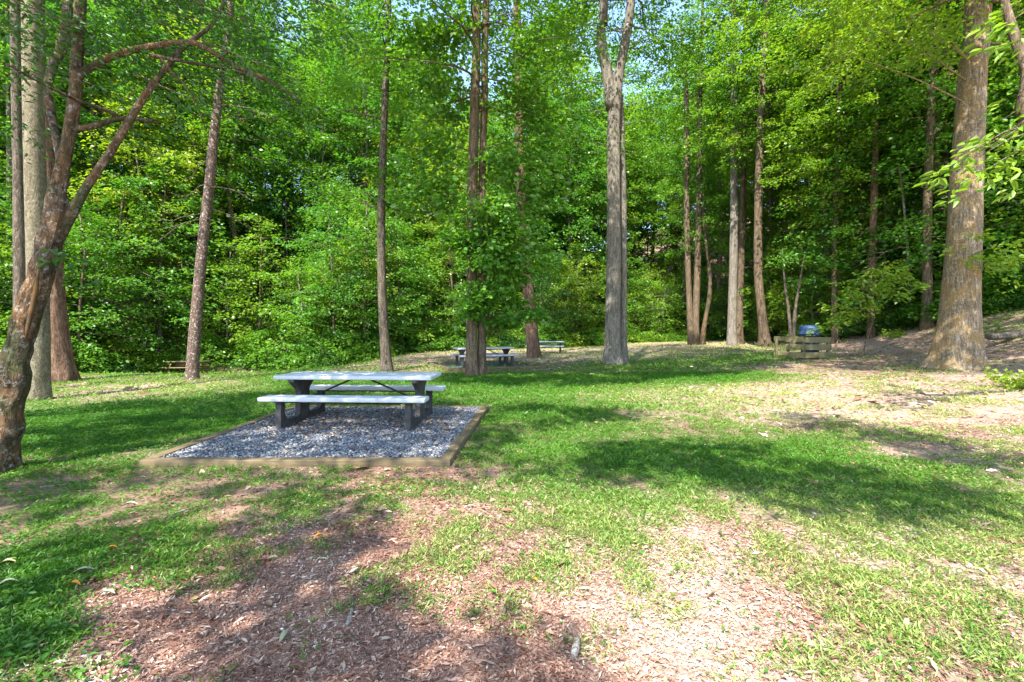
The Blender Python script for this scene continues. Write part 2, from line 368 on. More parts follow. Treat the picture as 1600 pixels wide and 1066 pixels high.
PALE = [(200, 960, .1), (450, 900, .15), (700, 830, .55), (780, 870, .6), (860, 830, .8), (960, 900, .75), (1000, 980, .7), (600, 1000, 0), (780, 1040, .1), (1100, 900, .9), (1200, 960, .85), (1300, 850, .75), (1500, 900, .8), (1400, 1000, .8), (1550, 1050, .7), (30, 760, 0), (100, 800, 0), (200, 745, 0), (20, 700, 0), (1000, 615, .7),  # pale path and dry litter, plus sunlit lawn painted as paler colour
        (1200, 610, .9), (1350, 630, .9), (1500, 640, .8), (1590, 700, .6), (1250, 700, .3), (1000, 720, .2), (960, 546, 1.0), (1050, 542, .9), (900, 557, .7), (1340, 537, .9), (1420, 545, .5), (1400, 580, .3), (1560, 570, .3), (250, 606, .7), (130, 605, .5), (180, 590, .3), (640, 556, .5), (440, 640, .1), (300, 700, .15),
        (100, 760, .1), (300, 780, 0), (450, 770, .05), (60, 900, 0), (250, 660, 0), (560, 600, .1), (850, 640, .2), (800, 600, .1), (1100, 590, .2), (1590, 470, .35), (700, 755, .2), (500, 740, .1), (600, 580, .25), (760, 570, .35), (830, 575, .5)]
def cover(tabl, x, y):
    x = np.asarray(x, float); y = np.asarray(y, float); ym = np.maximum(y, 1.6)
    u = x/ym; v = np.log(ym)
    T = np.array(tabl); tx, ty = T[:, 0], np.maximum(T[:, 1], HY+22)
    d = CAMZ*F/(ty-HY); tu = (tx-CX)/F; tv = np.log(d)
    num = np.zeros_like(u); den = np.zeros_like(u)
    for a, b, w in zip(tu, tv, T[:, 2]):
        k = 1/(((u-a)/.9)**2+((v-b)/.8)**2+.0012)**1.7
        num += k*w; den += k
    out = num/den
    if tabl is GREEN:                              # ferns and grass on the bank
        xb = 15.6+(np.clip(y, 12, 60)-14)*.29
        out = out+.42*sstep(0, 2, x-xb)*sstep(12, 16, y)
    return out
EDGE = np.array([(-60, 14), (-34, 15), (-22, 17), (-20, 22.5), (-17.5, 28), (-10.5, 26.5), (-6.8, 31), (-2, 34), (3, 38), (12, 46), (20, 44), (21.5, 33), (20, 27), (20.5, 22), (24, 17), (32, 10), (60, 4)])
def edge_y(x): return np.interp(x, EDGE[:, 0], EDGE[:, 1])

def axis_pts(lo, hi, c, fine, grow):
    a = [c]; s = fine
    while a[-1] < hi: a.append(a[-1]+s); s *= grow
    b = [c]; s = fine
    while b[-1] > lo: b.append(b[-1]-s); s *= grow
    return np.array(b[:0:-1]+a)
gx = axis_pts(-140, 140, -.5, .05, 1.018); gy = axis_pts(-25, 170, 4.0, .05, 1.018)
X, Y = np.meshgrid(gx, gy); Xr, Yr = X.ravel(), Y.ravel()
Z = height(Xr, Yr)
nx, ny = len(gx), len(gy)
ii = (np.arange(ny-1)[:, None]*nx+np.arange(nx-1)[None]).ravel()
gme = mesh('ground', np.stack([Xr, Yr, Z], 1), np.stack([ii, ii+1, ii+nx+1, ii+nx], 1), M['ground'], None, True)
out_edge = sstep(0, 3, Yr-edge_y(Xr))
for nm, tb, ov in (('green', GREEN, .34), ('mulch', MULCH, .15), ('pale', PALE, .0)):
    w = np.clip(cover(tb, Xr, Yr), 0, 1)
    if nm != 'green': w = np.clip(w+(fbm(Xr*1.3, Yr*1.3, 4)-.5)*.9*(w > .02), 0, 1)
    w = w*(1-out_edge)+ov*out_edge
    a = gme.attributes.new(nm, 'FLOAT', 'POINT'); a.data.foreach_set('value', w.astype(np.float32))
tag(link('ground', gme), kind='structure')

# ------------------------------------------------------------------ the gravel pad and its timbers
PAD = dict(FL=(-4.02, 5.1), FR=(-.74, 5.1), BR=(-.5, 8.62), BL=(-4.06, 8.62))
def timber_between(a, b, w, h, m, parent, name='timber', z0=-.06, inset=0.0):
    a = np.array(a); b = np.array(b); L = np.linalg.norm(b-a)
    n = 14; xs = np.linspace(-L/2, L/2, n)
    V = []; rng = np.random.default_rng(int(L*1000))
    for x in xs:
        dz, dy = rng.normal(0, .0025), rng.normal(0, .003)
        V += [(x, -w/2+dy, z0), (x, w/2+dy, z0), (x, w/2+dy, h+dz), (x, -w/2+dy, h+dz)]
    Fc = []
    for i in range(n-1):
        q = i*4
        for k in range(4): Fc.append((q+k, q+4+k, q+4+(k+1) % 4, q+(k+1) % 4))
    Fc += [(0, 1, 2, 3), ((n-1)*4+3, (n-1)*4+2, (n-1)*4+1, (n-1)*4)]
    o = link(name, mesh(name, V, Fc, m), parent, ((a+b)/2).tolist()+[0])
    o.rotation_euler = (0, 0, math.atan2(b[1]-a[1], b[0]-a[0])); bevel(o, .008); return o
bd = thing('timber_border', (-2.3, 6.86, 0), 'low square border of weathered timbers around the gravel under the nearest picnic table', 'border')
W_ = .125
for a, b in ((('FL'), ('FR')), (('BL'), ('BR')), (('FL'), ('BL')), (('FR'), ('BR'))):
    A, B = np.array(PAD[a]), np.array(PAD[b]); d = unit(B-A)
    if a[0] != b[0]: A = A+d*(W_/2+.003); B = B-d*(W_/2+.003)
    else: A = A-d*W_/2; B = B+d*W_/2
    t = timber_between(A-np.array([-2.3, 6.86]), B-np.array([-2.3, 6.86]), W_, .072, M['timber'], bd)
def stones(name, poly, n, size, label_z, rng):
    P = np.array(poly); lo, hi = P.min(0), P.max(0)
    pts = rng.uniform(lo, hi, (n, 2))
    ok = np.ones(len(pts), bool)
    for i in range(len(P)):
        a, b = P[i], P[(i+1) % len(P)]
        ok &= ((b[0]-a[0])*(pts[:, 1]-a[1])-(b[1]-a[1])*(pts[:, 0]-a[0])) > .05
    pts = pts[ok]; m = len(pts)
    B, Fb = box(-.5, .5, -.5, .5, -.4, .4)
    s = size*rng.uniform(.45, 1.25, m)
    a = rng.uniform(0, 6.28, m); ca, sa = np.cos(a), np.sin(a)
    V = B[None]*s[:, None, None]*rng.uniform(.6, 1.3, (m, 1, 3))+rng.normal(0, .16, (m, 8, 3))*s[:, None, None]
    V = np.stack([V[..., 0]*ca[:, None]-V[..., 1]*sa[:, None], V[..., 0]*sa[:, None]+V[..., 1]*ca[:, None], V[..., 2]], -1)
    V[..., 0] += pts[:, 0:1]; V[..., 1] += pts[:, 1:2]; V[..., 2] += label_z+rng.uniform(-.004, .014, (m, 1))
    Fc = (Fb[None]+np.arange(m)[:, None, None]*8).reshape(-1, 4)
    return mesh(name, V.reshape(-1, 3), Fc, M['stone'], np.repeat(rng.beta(1.6, 1.8, m), 6))
bed = mesh('gravel_bed', [(*PAD['FL'], .035), (*PAD['FR'], .035), (*PAD['BR'], .035), (*PAD['BL'], .035)], [(0, 1, 2, 3)],
           plain('gravel_base', (.05, .053, .068), (.20, .205, .24), 60, .9, bs=.6, bd=.02))
tag(link('gravel_bed', bed), kind='structure')
g = link('gravel', stones('gravel', [PAD['FL'], PAD['FR'], PAD['BR'], PAD['BL']], 42000, .021, .042, R))
tag(g, 'blue grey crushed gravel filling the timber bordered pad', kind='stuff')

# ------------------------------------------------------------------ picnic tables
def slab_mesh(L, W, T, m, ch=.02, nx=1):
    V, Fc = box(-L/2, L/2, -W/2, W/2, -T, 0)
    return mesh('slab', V, Fc, m)
def frame_outline():
    # yz silhouette: base rail, a post under each bench and a pedestal that flares under the top
    h = [(0.0, .0), (-.68, .0), (-.70, .02), (-.70, .385), (-.745, .40), (-.745, .415), (-.535, .415), (-.535, .40), (-.585, .37), (-.585, .22), (-.53, .135), (-.46, .115),
         (-.19, .115), (-.155, .16), (-.145, .47), (-.165, .52), (-.23, .57), (-.335, .635), (-.36, .655), (-.36, .69)]
    return h[1:]+[(-y, z) for y, z in h[:0:-1]]
FR = frame_outline()
def picnic_table(loc, rz, label, L=2.43, slab='slab', detail=True, group='picnic tables in the glade'):
    t = thing('picnic_table', loc, label, 'picnic table', group, rz)
    o = link('tabletop', slab_mesh(L, .76, .06, M[slab]), t, (0, 0, .752)); bevel(o, .016, 3)
    for s in (-1, 1):
        o = link('seat', slab_mesh(L, .29, .065, M[slab]), t, (0, s*.64, .482)); bevel(o, .016, 3)
        f = prism(FR, -.042, .042); f.materials.append(M['concrete'])
        o = link('leg_frame', f, t, (s*.95, 0, 0)); bevel(o, .014, 2)
    for y, z, wd in ((0, .688, .03), (-.64, .414, .022), (.64, .414, .022)):
        V, Fc = box(-.86, .86, y-wd, y+wd, z-.03, z); link('support_rail', mesh('rail', V, Fc, M['steel']), t)
    for s in (-1, 1):
        V, Fc = tube([(s*.86, 0, .36), (s*.14, 0, .668)], [.014, .014], 8, .3); link('brace', mesh('brace', V, Fc, M['steel'], None, True), t)
    return t
picnic_table((-2.40, 7.32, .045), math.radians(-3.0), 'nearest grey picnic table with two attached benches, standing on the gravel pad')
T2 = (-1.12, 18.6); T3 = (2.15, 29.6)
picnic_table((*T2, gz(*T2)+.03), math.radians(24), 'second picnic table, half behind the double trunked maple, on its own timber edged pad', 2.4, 'slab_aged')
picnic_table((*T3, gz(*T3)+.0), math.radians(-8), 'farthest pale picnic table, half behind the leaning reddish pine trunk', 2.4, 'slab_aged')
# pad of the second table
b2 = thing('timber_border', (*T2, gz(*T2)), 'low timber border around the pad under the second picnic table behind the double trunk', 'border', None, math.radians(24))
z = 0
for a, b in (((-1.9, -1.75), (1.9, -1.75)), ((-1.9, 1.75), (1.9, 1.75)), ((-1.83, -1.67), (-1.83, 1.67)), ((1.83, -1.67), (1.83, 1.67))):
    timber_between(a, b, .14, .12, M['timber'], b2, z0=-.2)
V, Fc = box(-1.75, 1.75, -1.66, 1.66, -.1, .04)
tag(link('gravel_bed', mesh('gravel_bed', V, Fc, bed.materials[0]), None, (*T2, gz(*T2)), math.radians(24)), kind='structure')
# old wooden table beyond the grass crest on the left
def old_table():
    x, y = -17.6, 25.0; t = thing('picnic_table', (x, y, gz(x, y)), 'small old wooden picnic table low behind the speckled trunk at the wood edge', 'picnic table', 'picnic tables in the glade', math.radians(4))
    for nm, y0, z0, w in (('tabletop', 0, .74, .72), ('seat', -.62, .45, .26), ('seat', .62, .45, .26)):
        parts = [box(-1.0, 1.0, y0-w/2+k*w/5+.004, y0-w/2+(k+1)*w/5-.004, z0-.04, z0) for k in range(5)] if nm == 'tabletop' else [box(-1.0, 1.0, y0-w/2+k*w/2+.004, y0-w/2+(k+1)*w/2-.004, z0-.04, z0) for k in range(2)]
        link(nm, mesh(nm, *cat_arrays(parts), M['old_wood']), t)
    for s in (-1, 1):
        for sy in (-1, 1):
            V, Fc = tube([(s*.7, sy*.62, 0), (s*.7, sy*.2, .70)], [.05, .05], 4, .7); link('leg', mesh('leg', V, Fc, M['old_wood']), t)
        V, Fc = box(s*.7+.045, s*.7+.085, -.74, .74, .36, .41); link('crossbar', mesh('crossbar', V, Fc, M['old_wood']), t)
    V, Fc = box(-.64, .64, -.02, .02, .44, .68); link('centre_board', mesh('board', V, Fc, M['old_wood']), t)
old_table()

# ------------------------------------------------------------------ bin behind its wooden screen
def bin_and_screen():
    cx, cy = 13.05, 20.5; zb = gz(cx, cy)
    s = thing('wooden_screen', (cx, cy, zb), 'olive weathered slatted wooden screen with gaps, standing around the blue bin', 'screen', None, 0)
    # corner towards the camera; three boards on each of the two front sides
    c = np.array([-.49, -.75]); l = np.array([-.95, -.15]); r = np.array([.74, -.62])
    def board(a, b, z0, z1, th=.03):
        d = unit(b-a); n = np.array([-d[1], d[0]])*th
        q = [a, b, b+n, a+n]; V = [(*p, z0) for p in q]+[(*p, z1) for p in q]
        Fc = [(0, 3, 2, 1), (4, 5, 6, 7), (0, 1, 5, 4), (1, 2, 6, 5), (2, 3, 7, 6), (3, 0, 4, 7)]
        o = link('board', mesh('board', V, Fc, M['screen']), s); bevel(o, .005)
    for z0, z1 in ((.06, .30), (.40, .64), (.72, .96)):
        dz = R.normal(0, .008)
        board(c+unit(l-c)*.012, l, z0+dz, z1+dz); board(c+unit(r-c)*.006, r, z0-dz*.6, z1-dz*.6)
    def post(p, w=.09):
        V, Fc = box(p[0]-w/2, p[0]+w/2, p[1]-w/2, p[1]+w/2, -.15, .93); o = link('post', mesh('post', V, Fc, M['screen']), s); bevel(o, .006)
    nl = unit(l-c); nr_ = unit(r-c)
    post(c+np.array([.02, .13])); post(l-nl*.08+np.array([.055, .07])); post(r-nr_*.10+np.array([.0, .10]))
    bk = np.array([.2, .85]); post(bk+np.array([-1.0, 0])); post(bk+np.array([.85, -.1]))
    for z0, z1 in ((.06, .24), (.76, .96)):
        board(bk+np.array([-1.08, .05]), bk+np.array([.93, -.05]), z0, z1)
    b = thing('trash_bin', (cx+.20, cy+.02, zb), 'round blue trash bin with a domed blue lid, rising above the wooden screen', 'bin')
    b.scale = (1.04, 1.04, .97)
    th = np.linspace(0, 2*np.pi, 32, endpoint=False)
    def lathe(prof, m, nm):
        V = np.array([(r_*math.cos(a), r_*math.sin(a), z_) for r_, z_ in prof for a in th]); n = len(prof); q = np.arange(32)
        Fc = np.concatenate([np.stack([k*32+q, k*32+(q+1) % 32, (k+1)*32+(q+1) % 32, (k+1)*32+q], 1) for k in range(n-1)])
        return link(nm, mesh(nm, V, Fc, m, None, True), b)
    lathe([(.001, .01), (.29, .01), (.30, .03), (.33, .5), (.36, .98), (.37, 1.0)], M['bin'], 'body')
    lathe([(.365, .985), (.415, .99), (.42, 1.02), (.415, 1.075), (.37, 1.08)], M['dark'], 'rim')
    lathe([(.372, 1.078), (.425, 1.085), (.43, 1.14), (.40, 1.18), (.40, 1.30), (.395, 1.40), (.37, 1.455), (.29, 1.50), (.16, 1.525), (.001, 1.53)], M['lid'], 'lid')
bin_and_screen()

# ------------------------------------------------------------------ trees: surveyed trunks
def px_trunk(D, pts, extra=None, base=True, lean=0.0):
    """(px, py, width px) -> points and radii; lean = metres of depth change per metre of height"""
    P, r = [], []
    for px, py, w in pts:
        x, y, z = at(px, py, D); P.append([x, y, z]); r.append(w/2/F*D*math.cos(math.atan2(px-CX, F)))
    if base: P[0][2] = gz(P[0][0], P[0][1])-.12
    if extra: P.append([P[-1][0]+extra[0], P[-1][1]+extra[1], extra[2]]); r.append(extra[3])
    for p in P: p[1] += lean*(p[2]-P[0][2])
    return P, r
def hero(name, label, D, pts, extra, bark, z0, Rc, nb, per, L, leafm, group=None, cat='tree', rough=.05, flare=.25, seg=20, step=.25, seed=1, low=None, lowL=.15, dead=0, more=None, **kw):
    rng = np.random.default_rng(seed)
    P, r = px_trunk(D, pts, extra)
    P = np.array(P); base = np.array([P[0][0], P[0][1], gz(P[0][0], P[0][1])])
    t = thing(name, base.tolist(), label, cat, group)
    if nb:
        wood, cr = tree_parts(rng, P-base, r, z0-base[2], Rc, nb, per, L, seg, step, rough, flare, **kw)
    else:
        wood, cr = tube(P-base, r, seg, step, rough, rng, flare), None
    ws = [wood]
    for mp in (more or []):                     # further stems of the same tree
        Pm, rm = px_trunk(mp.get('D', D), mp['pts'], mp.get('extra'), mp.get('base', False))
        ws.append(tube(np.array(Pm)-base, rm, mp.get('seg', 14), mp.get('step', .3), mp.get('rough', rough), rng, mp.get('flare', 0)))
    for k in range(dead):                       # bare drooping twigs
        i = rng.uniform(.35, .95); j = min(len(P)-2, int(i*(len(P)-1))); f = i*(len(P)-1)-j
        b = (P[j]*(1-f)+P[j+1]*f)-base; az = rng.uniform(0, 6.28); Lb = rng.uniform(.9, 2.4)
        d = np.array([math.cos(az), math.sin(az)*.6, rng.uniform(-.1, .35)]); q = np.linspace(0, 1, 6)[:, None]
        pts_ = b+d*Lb*q+np.array([0, 0, -1])*Lb*.45*q*q+rng.normal(0, .04, (6, 3))*q
        ws.append(tube(pts_, np.linspace(.022, .005, 6), 5, .3))
        for s in range(3):
            b2_ = pts_[2+s]; d2 = np.array([d[0]+rng.normal(0, .7), d[1]+rng.normal(0, .7), rng.uniform(-.5, .2)])*Lb*.35
            ws.append(tube([b2_, b2_+d2*.5+rng.normal(0, .03, 3), b2_+d2], [.010, .007, .003], 4, .3))
    link('trunk', wood_mesh('trunk', cat_arrays(ws), M[bark]), t)
    cs = [cr] if cr is not None else []
    if low:
        for px, py, dd, rpx, n in low:
            c = np.array(at(px, py, D+dd))-base; rr = rpx/F*(D+dd)
            n = int(n*(3.0 if leafm == 'leaf_maple' else 2.2)); k = max(3, int(n/28)); C = c+rng.normal(0, .5, (k, 3))*np.array([rr, rr, rr*.75])
            stem = np.array([P[0][0], P[0][1], 0])-base
            o = unit((C-stem)*np.array([1, 1, 0]))
            cs.append(spray(rng, C, o, np.minimum(.55, rr*.6)*rng.uniform(.7, 1.2, k), 28, lowL, kind='h', wl=.75 if leafm == 'leaf_maple' else .5))
            zc = min(max(c[2], .6), 30)
            kk = int(np.argmin(np.abs(np.array(P)[:, 2]-base[2]-zc))); 
            S, rs = spline(P-base, r, .3); kk = int(np.argmin(np.abs(S[:, 2]-(zc-.25*np.linalg.norm(c[:2]-S[0, :2])))))
            ws2 = tube([S[kk], (S[kk]+c)/2+np.array([0, 0, .15]), c], [min(.03, rs[kk]*.4), .016, .006], 5, .3)
            link('branch', wood_mesh('branch', ws2, M[bark]), t)
    if cs:
        V, Fc = cat_arrays([(c[0], c[1]) for c in cs]); link('crown', crown_mesh('crown', (V, Fc, np.concatenate([c[2] for c in cs])), M[leafm]), t)
    return t

# 1 the gnarled leaning tree in the left foreground
def gnarly():
    D = 4.8; rng = np.random.default_rng(41)
    P, r = px_trunk(D, [(0, 745, 66), (8, 700, 56), (18, 620, 53), (32, 540, 52), (52, 460, 48), (72, 395, 44), (86, 340, 36), (93, 280, 34)], None)
    base = np.array([P[0][0], P[0][1], gz(P[0][0], P[0][1])])
    t = thing('leaning_tree', base.tolist(), 'gnarled leaning tree with a split hollow trunk and several crooked limbs in the left foreground', 'tree')
    P = np.array(P); P[0][2] = base[2]-.1
    ws = tube(P-base, r, 56, .035, .15, rng, .18)
    th_ = ws[0]; th_ += (np.stack([vnoise(th_[:, 0]*9+th_[:, 1]*5, th_[:, 2]*7), vnoise(th_[:, 1]*9+4, th_[:, 2]*7+th_[:, 0]*5), np.zeros(len(th_))], 1)-np.array([.5, .5, 0]))*.05
    link('trunk', wood_mesh('trunk', ws, M['bark_gnarl']), t)
    limbs = [
        [(92, 292, 33), (100, 250, 25), (109, 205, 24), (117, 150, 22), (119, 105, 21), (122, 50, 19), (126, -10, 18), (128, -160, 17), (150, -330, 10)],
        [(92, 285, 28), (82, 250, 20), (60, 205, 17), (38, 160, 18), (18, 110, 18), (14, 60, 20), (17, 10, 22), (12, -140, 15), (-30, -300, 8)],
        [(72, 400, 27), (98, 345, 20), (122, 290, 17), (152, 235, 16), (172, 190, 16), (205, 125, 14), (232, 80, 12), (252, 45, 11), (275, 20, 9), (300, -15, 8), (340, -120, 6)],
        [(118, 122, 17), (138, 103, 13), (168, 83, 12), (215, 66, 10), (255, 57, 10), (290, 54, 9), (318, 68, 8), (355, 88, 8), (395, 104, 7), (432, 124, 6), (450, 140, 4)],
        [(112, 203, 12), (130, 190, 11), (150, 172, 10), (172, 163, 8), (196, 162, 6)],
        [(232, 86, 8), (265, 82, 7), (300, 78, 6), (335, 76, 5), (372, 82, 3)],
        [(180, 178, 8), (168, 183, 6), (158, 178, 4)],
        [(250, 90, 5), (262, 108, 4), (280, 130, 3), (290, 160, 3), (290, 180, 2)]]
    for k, lp in enumerate(limbs):
        dz = [0, .25, -.25, .1, .15, -.2, -.3, -.1][k]
        Pl, rl = px_trunk(D, lp, None, False); Pl = np.array(Pl); Pl[:, 1] += np.linspace(0, dz*3, len(Pl))*[1, 1, -.6, 1, 1, -1, 1, -1][k]
        link('limb', wood_mesh('limb', tube(Pl-base, rl, 20 if k < 3 else 12, .04, .2, rng), M['bark_gnarl']), t)
    # torn hollow in the trunk
    a, _ = px_trunk(D, [(84, 425, 5), (80, 455, 8), (74, 485, 7), (68, 512, 6), (64, 530, 2)], None, False)
    a = np.array(a); a[:, 1] -= .155
    o = link('hollow', wood_mesh('hollow', tube(a-base, [.006, .022, .024, .018, .005], 8, .05, .25, rng), M['rot']), t)
    # crown above, twigs of it hang into view
    C, Dv = [], []
    for (px, py, s, n) in [(120, 20, 70, 5), (60, 110, 40, 3), (190, 60, 70, 7), (260, 20, 80, 8), (330, 40, 80, 8), (400, 80, 60, 6), (440, 150, 50, 3), (350, 130, 60, 4), (230, 150, 50, 3),
                           (480, 30, 60, 5), (20, 40, 40, 3), (160, 110, 40, 2), (300, -60, 120, 14), (100, -90, 120, 14), (420, -40, 100, 9), (60, 200, 30, 1), (250, 210, 30, 1)]:
        for _ in range(n):
            dd = D+rng.uniform(-.5, 1.6); C.append(np.array(at(px+rng.normal(0, s*.5), py+rng.normal(0, s*.42), dd))-base); Dv.append((1, rng.normal(0, .6), -.1))
    cr = spray(rng, C, np.array(Dv), rng.uniform(.24, .46, len(C)), 85, .07, kind='h', wl=.42, droop=.5)
    sh = [np.array(at(95, 412, D-.25))-base, np.array(at(78, 398, D-.3))-base, np.array(at(118, 425, D-.25))-base, np.array(at(128, 440, D-.2))-base, np.array(at(108, 402, D-.2))-base]
    sp = spray(rng, sh, np.array([(1, -.4, -.2)]*5), np.array([.12, .09, .13, .1, .12]), 9, .085, kind='h', wl=.62)
    V, Fc = cat_arrays([(cr[0], cr[1]), (sp[0], sp[1])]); link('crown', crown_mesh('crown', (V, Fc, np.concatenate([cr[2]*.6, sp[2]])), M['leaf_dark']), t)
    for c in C[::4]:
        c = np.array(c); link('branch', wood_mesh('branch', tube([c+np.array([-.6, .1, .28]), c, c+np.array([.4, 0, -.14])], [.009, .006, .002], 5, .2), M['bark_gnarl']), t)
gnarly()

hero('grey_trunk_tree', 'tall straight smooth grey brown trunk right behind the gnarled leaning tree', 9.8, [(59, 628, 48), (59, 600, 42), (60, 500, 39), (57, 350, 37), (52, 150, 37), (50, 0, 36)], (-.1, 0, 24, .08),
     'bark_smooth', 10, 3.4, 22, 71, .13, 'leaf', rough=.03, flare=.18, seed=11)
hero('pine_tree', 'rough plated pine trunk with wide flared base at the left wood edge', 13.2, [(96, 600, 56), (94, 570, 42), (86, 480, 38), (78, 350, 34), (66, 150, 30), (58, 0, 26)], (-.3, .5, 26, .08),
     'bark_pine', 14, 2.8, 22, 78, .14, 'needle', rough=.07, flare=.3, seed=12, sp=2)
hero('dark_trunk_tree', 'dark straight furrowed trunk at the left edge, seen left of the smooth grey trunk', 11.2, [(34, 612, 34), (32, 500, 24), (30, 350, 21), (26, 150, 19), (24, 0, 18)], (-.1, 0, 24, .06),
     'bark_dark', 11, 3, 18, 71, .14, 'leaf', rough=.05, seed=13)
hero('speckled_tree', 'slim leaning speckled reddish trunk with bare dead twigs on the left lawn', 13.8, [(302, 596, 24), (301, 575, 20.5), (307, 490, 19.5), (317, 380, 18), (327, 290, 17), (336, 200, 15), (347, 110, 12.5), (362, 0, 11)], (.5, .4, 20, .05),
     'bark_speckle', 13, 2.6, 20, 65, .13, 'needle', rough=.05, flare=.12, seed=14, dead=16)
hero('slim_dark_tree', 'slim dark trunk with broken stub branches rising behind the nearest picnic table', 16.4, [(606, 583, 21), (603, 560, 16.5), (597, 450, 13.5), (596, 330, 12), (600, 200, 10.5), (605, 80, 9.5), (607, 0, 9)], (.2, 0, 24, .05),
     'bark_dark', 10.5, 3.6, 30, 78, .13, 'leaf', rough=.05, flare=.15, seed=15, dead=4,
     low=[(560, 130, -.3, 45, 160), (520, 60, 0, 60, 220), (640, 60, .3, 60, 260), (600, 20, -.4, 50, 200), (500, 300, .4, 45, 170), (545, 300, 0, 40, 150), (650, 150, 1, 50, 170), (600, 275, -.5, 22, 60), (470, 170, 1, 55, 200)])
hero('maple_tree', 'double trunked maple clothed in drooping green leaves right of the nearest table', 15.0, [(738, 590, 25), (737, 565, 18), (737, 450, 16.5), (738, 300, 16), (742, 150, 14.5), (745, 0, 13.5)], (.1, 0, 25, .06),
     'bark_brown', 8.5, 4.8, 54, 78, .14, 'leaf_maple', rough=.06, flare=.3, seed=16,
     more=[dict(pts=[(754, 588, 20), (753, 560, 14), (753, 450, 12.5), (753, 300, 11.5), (757, 150, 11), (760, 0, 10.5)], extra=(.5, 0, 22, .05), base=True, D=15.15)],
     low=[(735, 470, -.6, 30, 150), (770, 455, -.5, 35, 170), (750, 400, -.6, 45, 260), (800, 420, 0, 45, 190), (790, 370, -.3, 45, 200), (720, 360, -.5, 30, 120), (820, 480, .2, 28, 90), (770, 320, -.6, 40, 200), (700, 300, .3, 40, 150),
          (830, 310, .4, 50, 200), (680, 230, .2, 45, 200), (800, 250, -.3, 40, 180), (840, 220, .3, 50, 200), (685, 140, .2, 50, 240), (815, 150, -.2, 50, 240), (660, 60, .4, 55, 240), (695, 30, .3, 40, 180), (830, 70, .2, 60, 260), (850, 400, .5, 35, 110), (780, 500, -.2, 25, 70), (650, 300, .6, 40, 130)], lowL=.19)
hero('pine_tree', 'leaning reddish brown pine trunk in front of the farthest picnic table', 24.5, [(834, 560, 24), (833, 545, 20), (827, 470, 17), (817, 380, 15.5), (813, 280, 14), (810, 150, 13), (808, 0, 12)], (0, 0, 30, .1),
     'bark_pine', 17, 3.8, 35, 71, .16, 'needle', rough=.05, flare=.2, seed=17)
hero('forked_tree', 'big forked grey trunk with two limbs in a Y, in the middle of the lawn', 19.4, [(959, 573, 35), (958, 555, 27), (958, 480, 24), (959, 380, 22.5), (959, 280, 21), (959, 200, 20.5), (962, 150, 20), (968, 110, 16), (975, 75, 14.5), (981, 40, 14), (986, 0, 13.5)], (1.0, 0, 27, .07),
     'bark_grey', 14.8, 5.2, 54, 78, .15, 'leaf', rough=.05, flare=.22, seed=18,
     more=[dict(pts=[(956, 170, 19), (949, 115, 17), (941, 80, 16), (939, 40, 14.5), (943, 0, 13.5)], extra=(-.3, .2, 26, .07), rough=.04),
           dict(pts=[(975, 566, 17), (974, 520, 11), (975, 400, 9.5), (973, 250, 9), (971, 150, 7)], D=19.75, base=True, rough=.1)],
     low=[(890, 130, .6, 45, 220), (885, 40, .3, 45, 240), (1030, 160, .5, 45, 240), (1045, 60, .2, 50, 260), (900, 70, 2, 50, 260), (1050, 110, .6, 55, 240), (1020, 90, 2, 45, 220), (860, 90, .6, 50, 220), (890, 10, 1.5, 50, 260), (1030, 10, 1.5, 50, 260), (960, 60, 2.5, 45, 200), (880, 220, 1, 45, 200), (1000, 240, 1, 45, 180), (1040, 190, .6, 45, 200)], lowL=.15)
FB = 'tall trunks along the back of the lawn'
hero('twin_trunk_tree', 'twin stemmed brown trunks joined at the ground beyond the forked tree', 37.5, [(1086, 540, 16), (1087, 500, 11.5), (1091, 380, 10.5), (1093, 250, 9), (1094, 120, 7.5)], (.3, 0, 30, .08),
     'bark_brown', 13, 4.2, 48, 65, .2, 'leaf', FB, seed=19, flare=.2, seg=12, more=[dict(pts=[(1081, 540, 14), (1077, 470, 9), (1073, 330, 9), (1072, 150, 8)], base=True, extra=(-.5, 0, 27, .05), seg=10)])
hero('orange_stem_sapling', 'small crooked orange brown stem leaning right beside the twin stemmed trunks', 37, [(1096, 540, 10), (1102, 500, 7), (1109, 460, 7), (1108, 420, 6), (1100, 340, 5)], (0, 0, 15, .03), 'bark_gnarl', 8, 2.6, 22, 52, .2, 'leaf', seed=20, seg=10)
hero('forest_tree', 'straight grey trunk, left one of the close pair at the back of the lawn', 34, [(1144, 538, 19), (1144, 500, 14.5), (1147, 350, 13), (1147, 150, 11.5), (1147, 0, 9.5)], (0, 0, 32, .08), 'bark_grey', 14, 4.5, 51, 71, .19, 'leaf', FB, seed=21, seg=14)
hero('forest_tree', 'thinner darker trunk, right one of the close pair at the back of the lawn', 35.5, [(1155, 535, 14), (1156, 480, 11), (1161, 300, 10), (1163, 100, 8)], (.3, 0, 31, .07), 'bark_brown', 15, 4, 44, 65, .2, 'leaf', FB, seed=22, seg=12)
hero('forest_tree', 'slightly curved brown trunk widening at its foot, left of the bin screen', 31, [(1196, 533, 20), (1192, 505, 15.5), (1185, 430, 14), (1185, 320, 13), (1189, 180, 12), (1199, 0, 11)], (.6, 0, 30, .08), 'bark_brown', 13, 4.5, 48, 71, .19, 'leaf', FB, seed=23, seg=14)
hero('forest_tree', 'slim brown trunk standing behind the leafy sapling right of the bin', 27, [(1304, 505, 12), (1304, 440, 10.5), (1307, 300, 9.5), (1311, 150, 8.5), (1313, 0, 8)], (.3, 0, 28, .07), 'bark_brown', 9, 4.3, 54, 65, .18, 'leaf_light', FB, seed=24, seg=12,
     low=[(1330, 330, 0, 40, 150), (1290, 200, -.5, 50, 200), (1340, 120, 0, 55, 220), (1260, 260, 0, 45, 180)], lowL=.2)
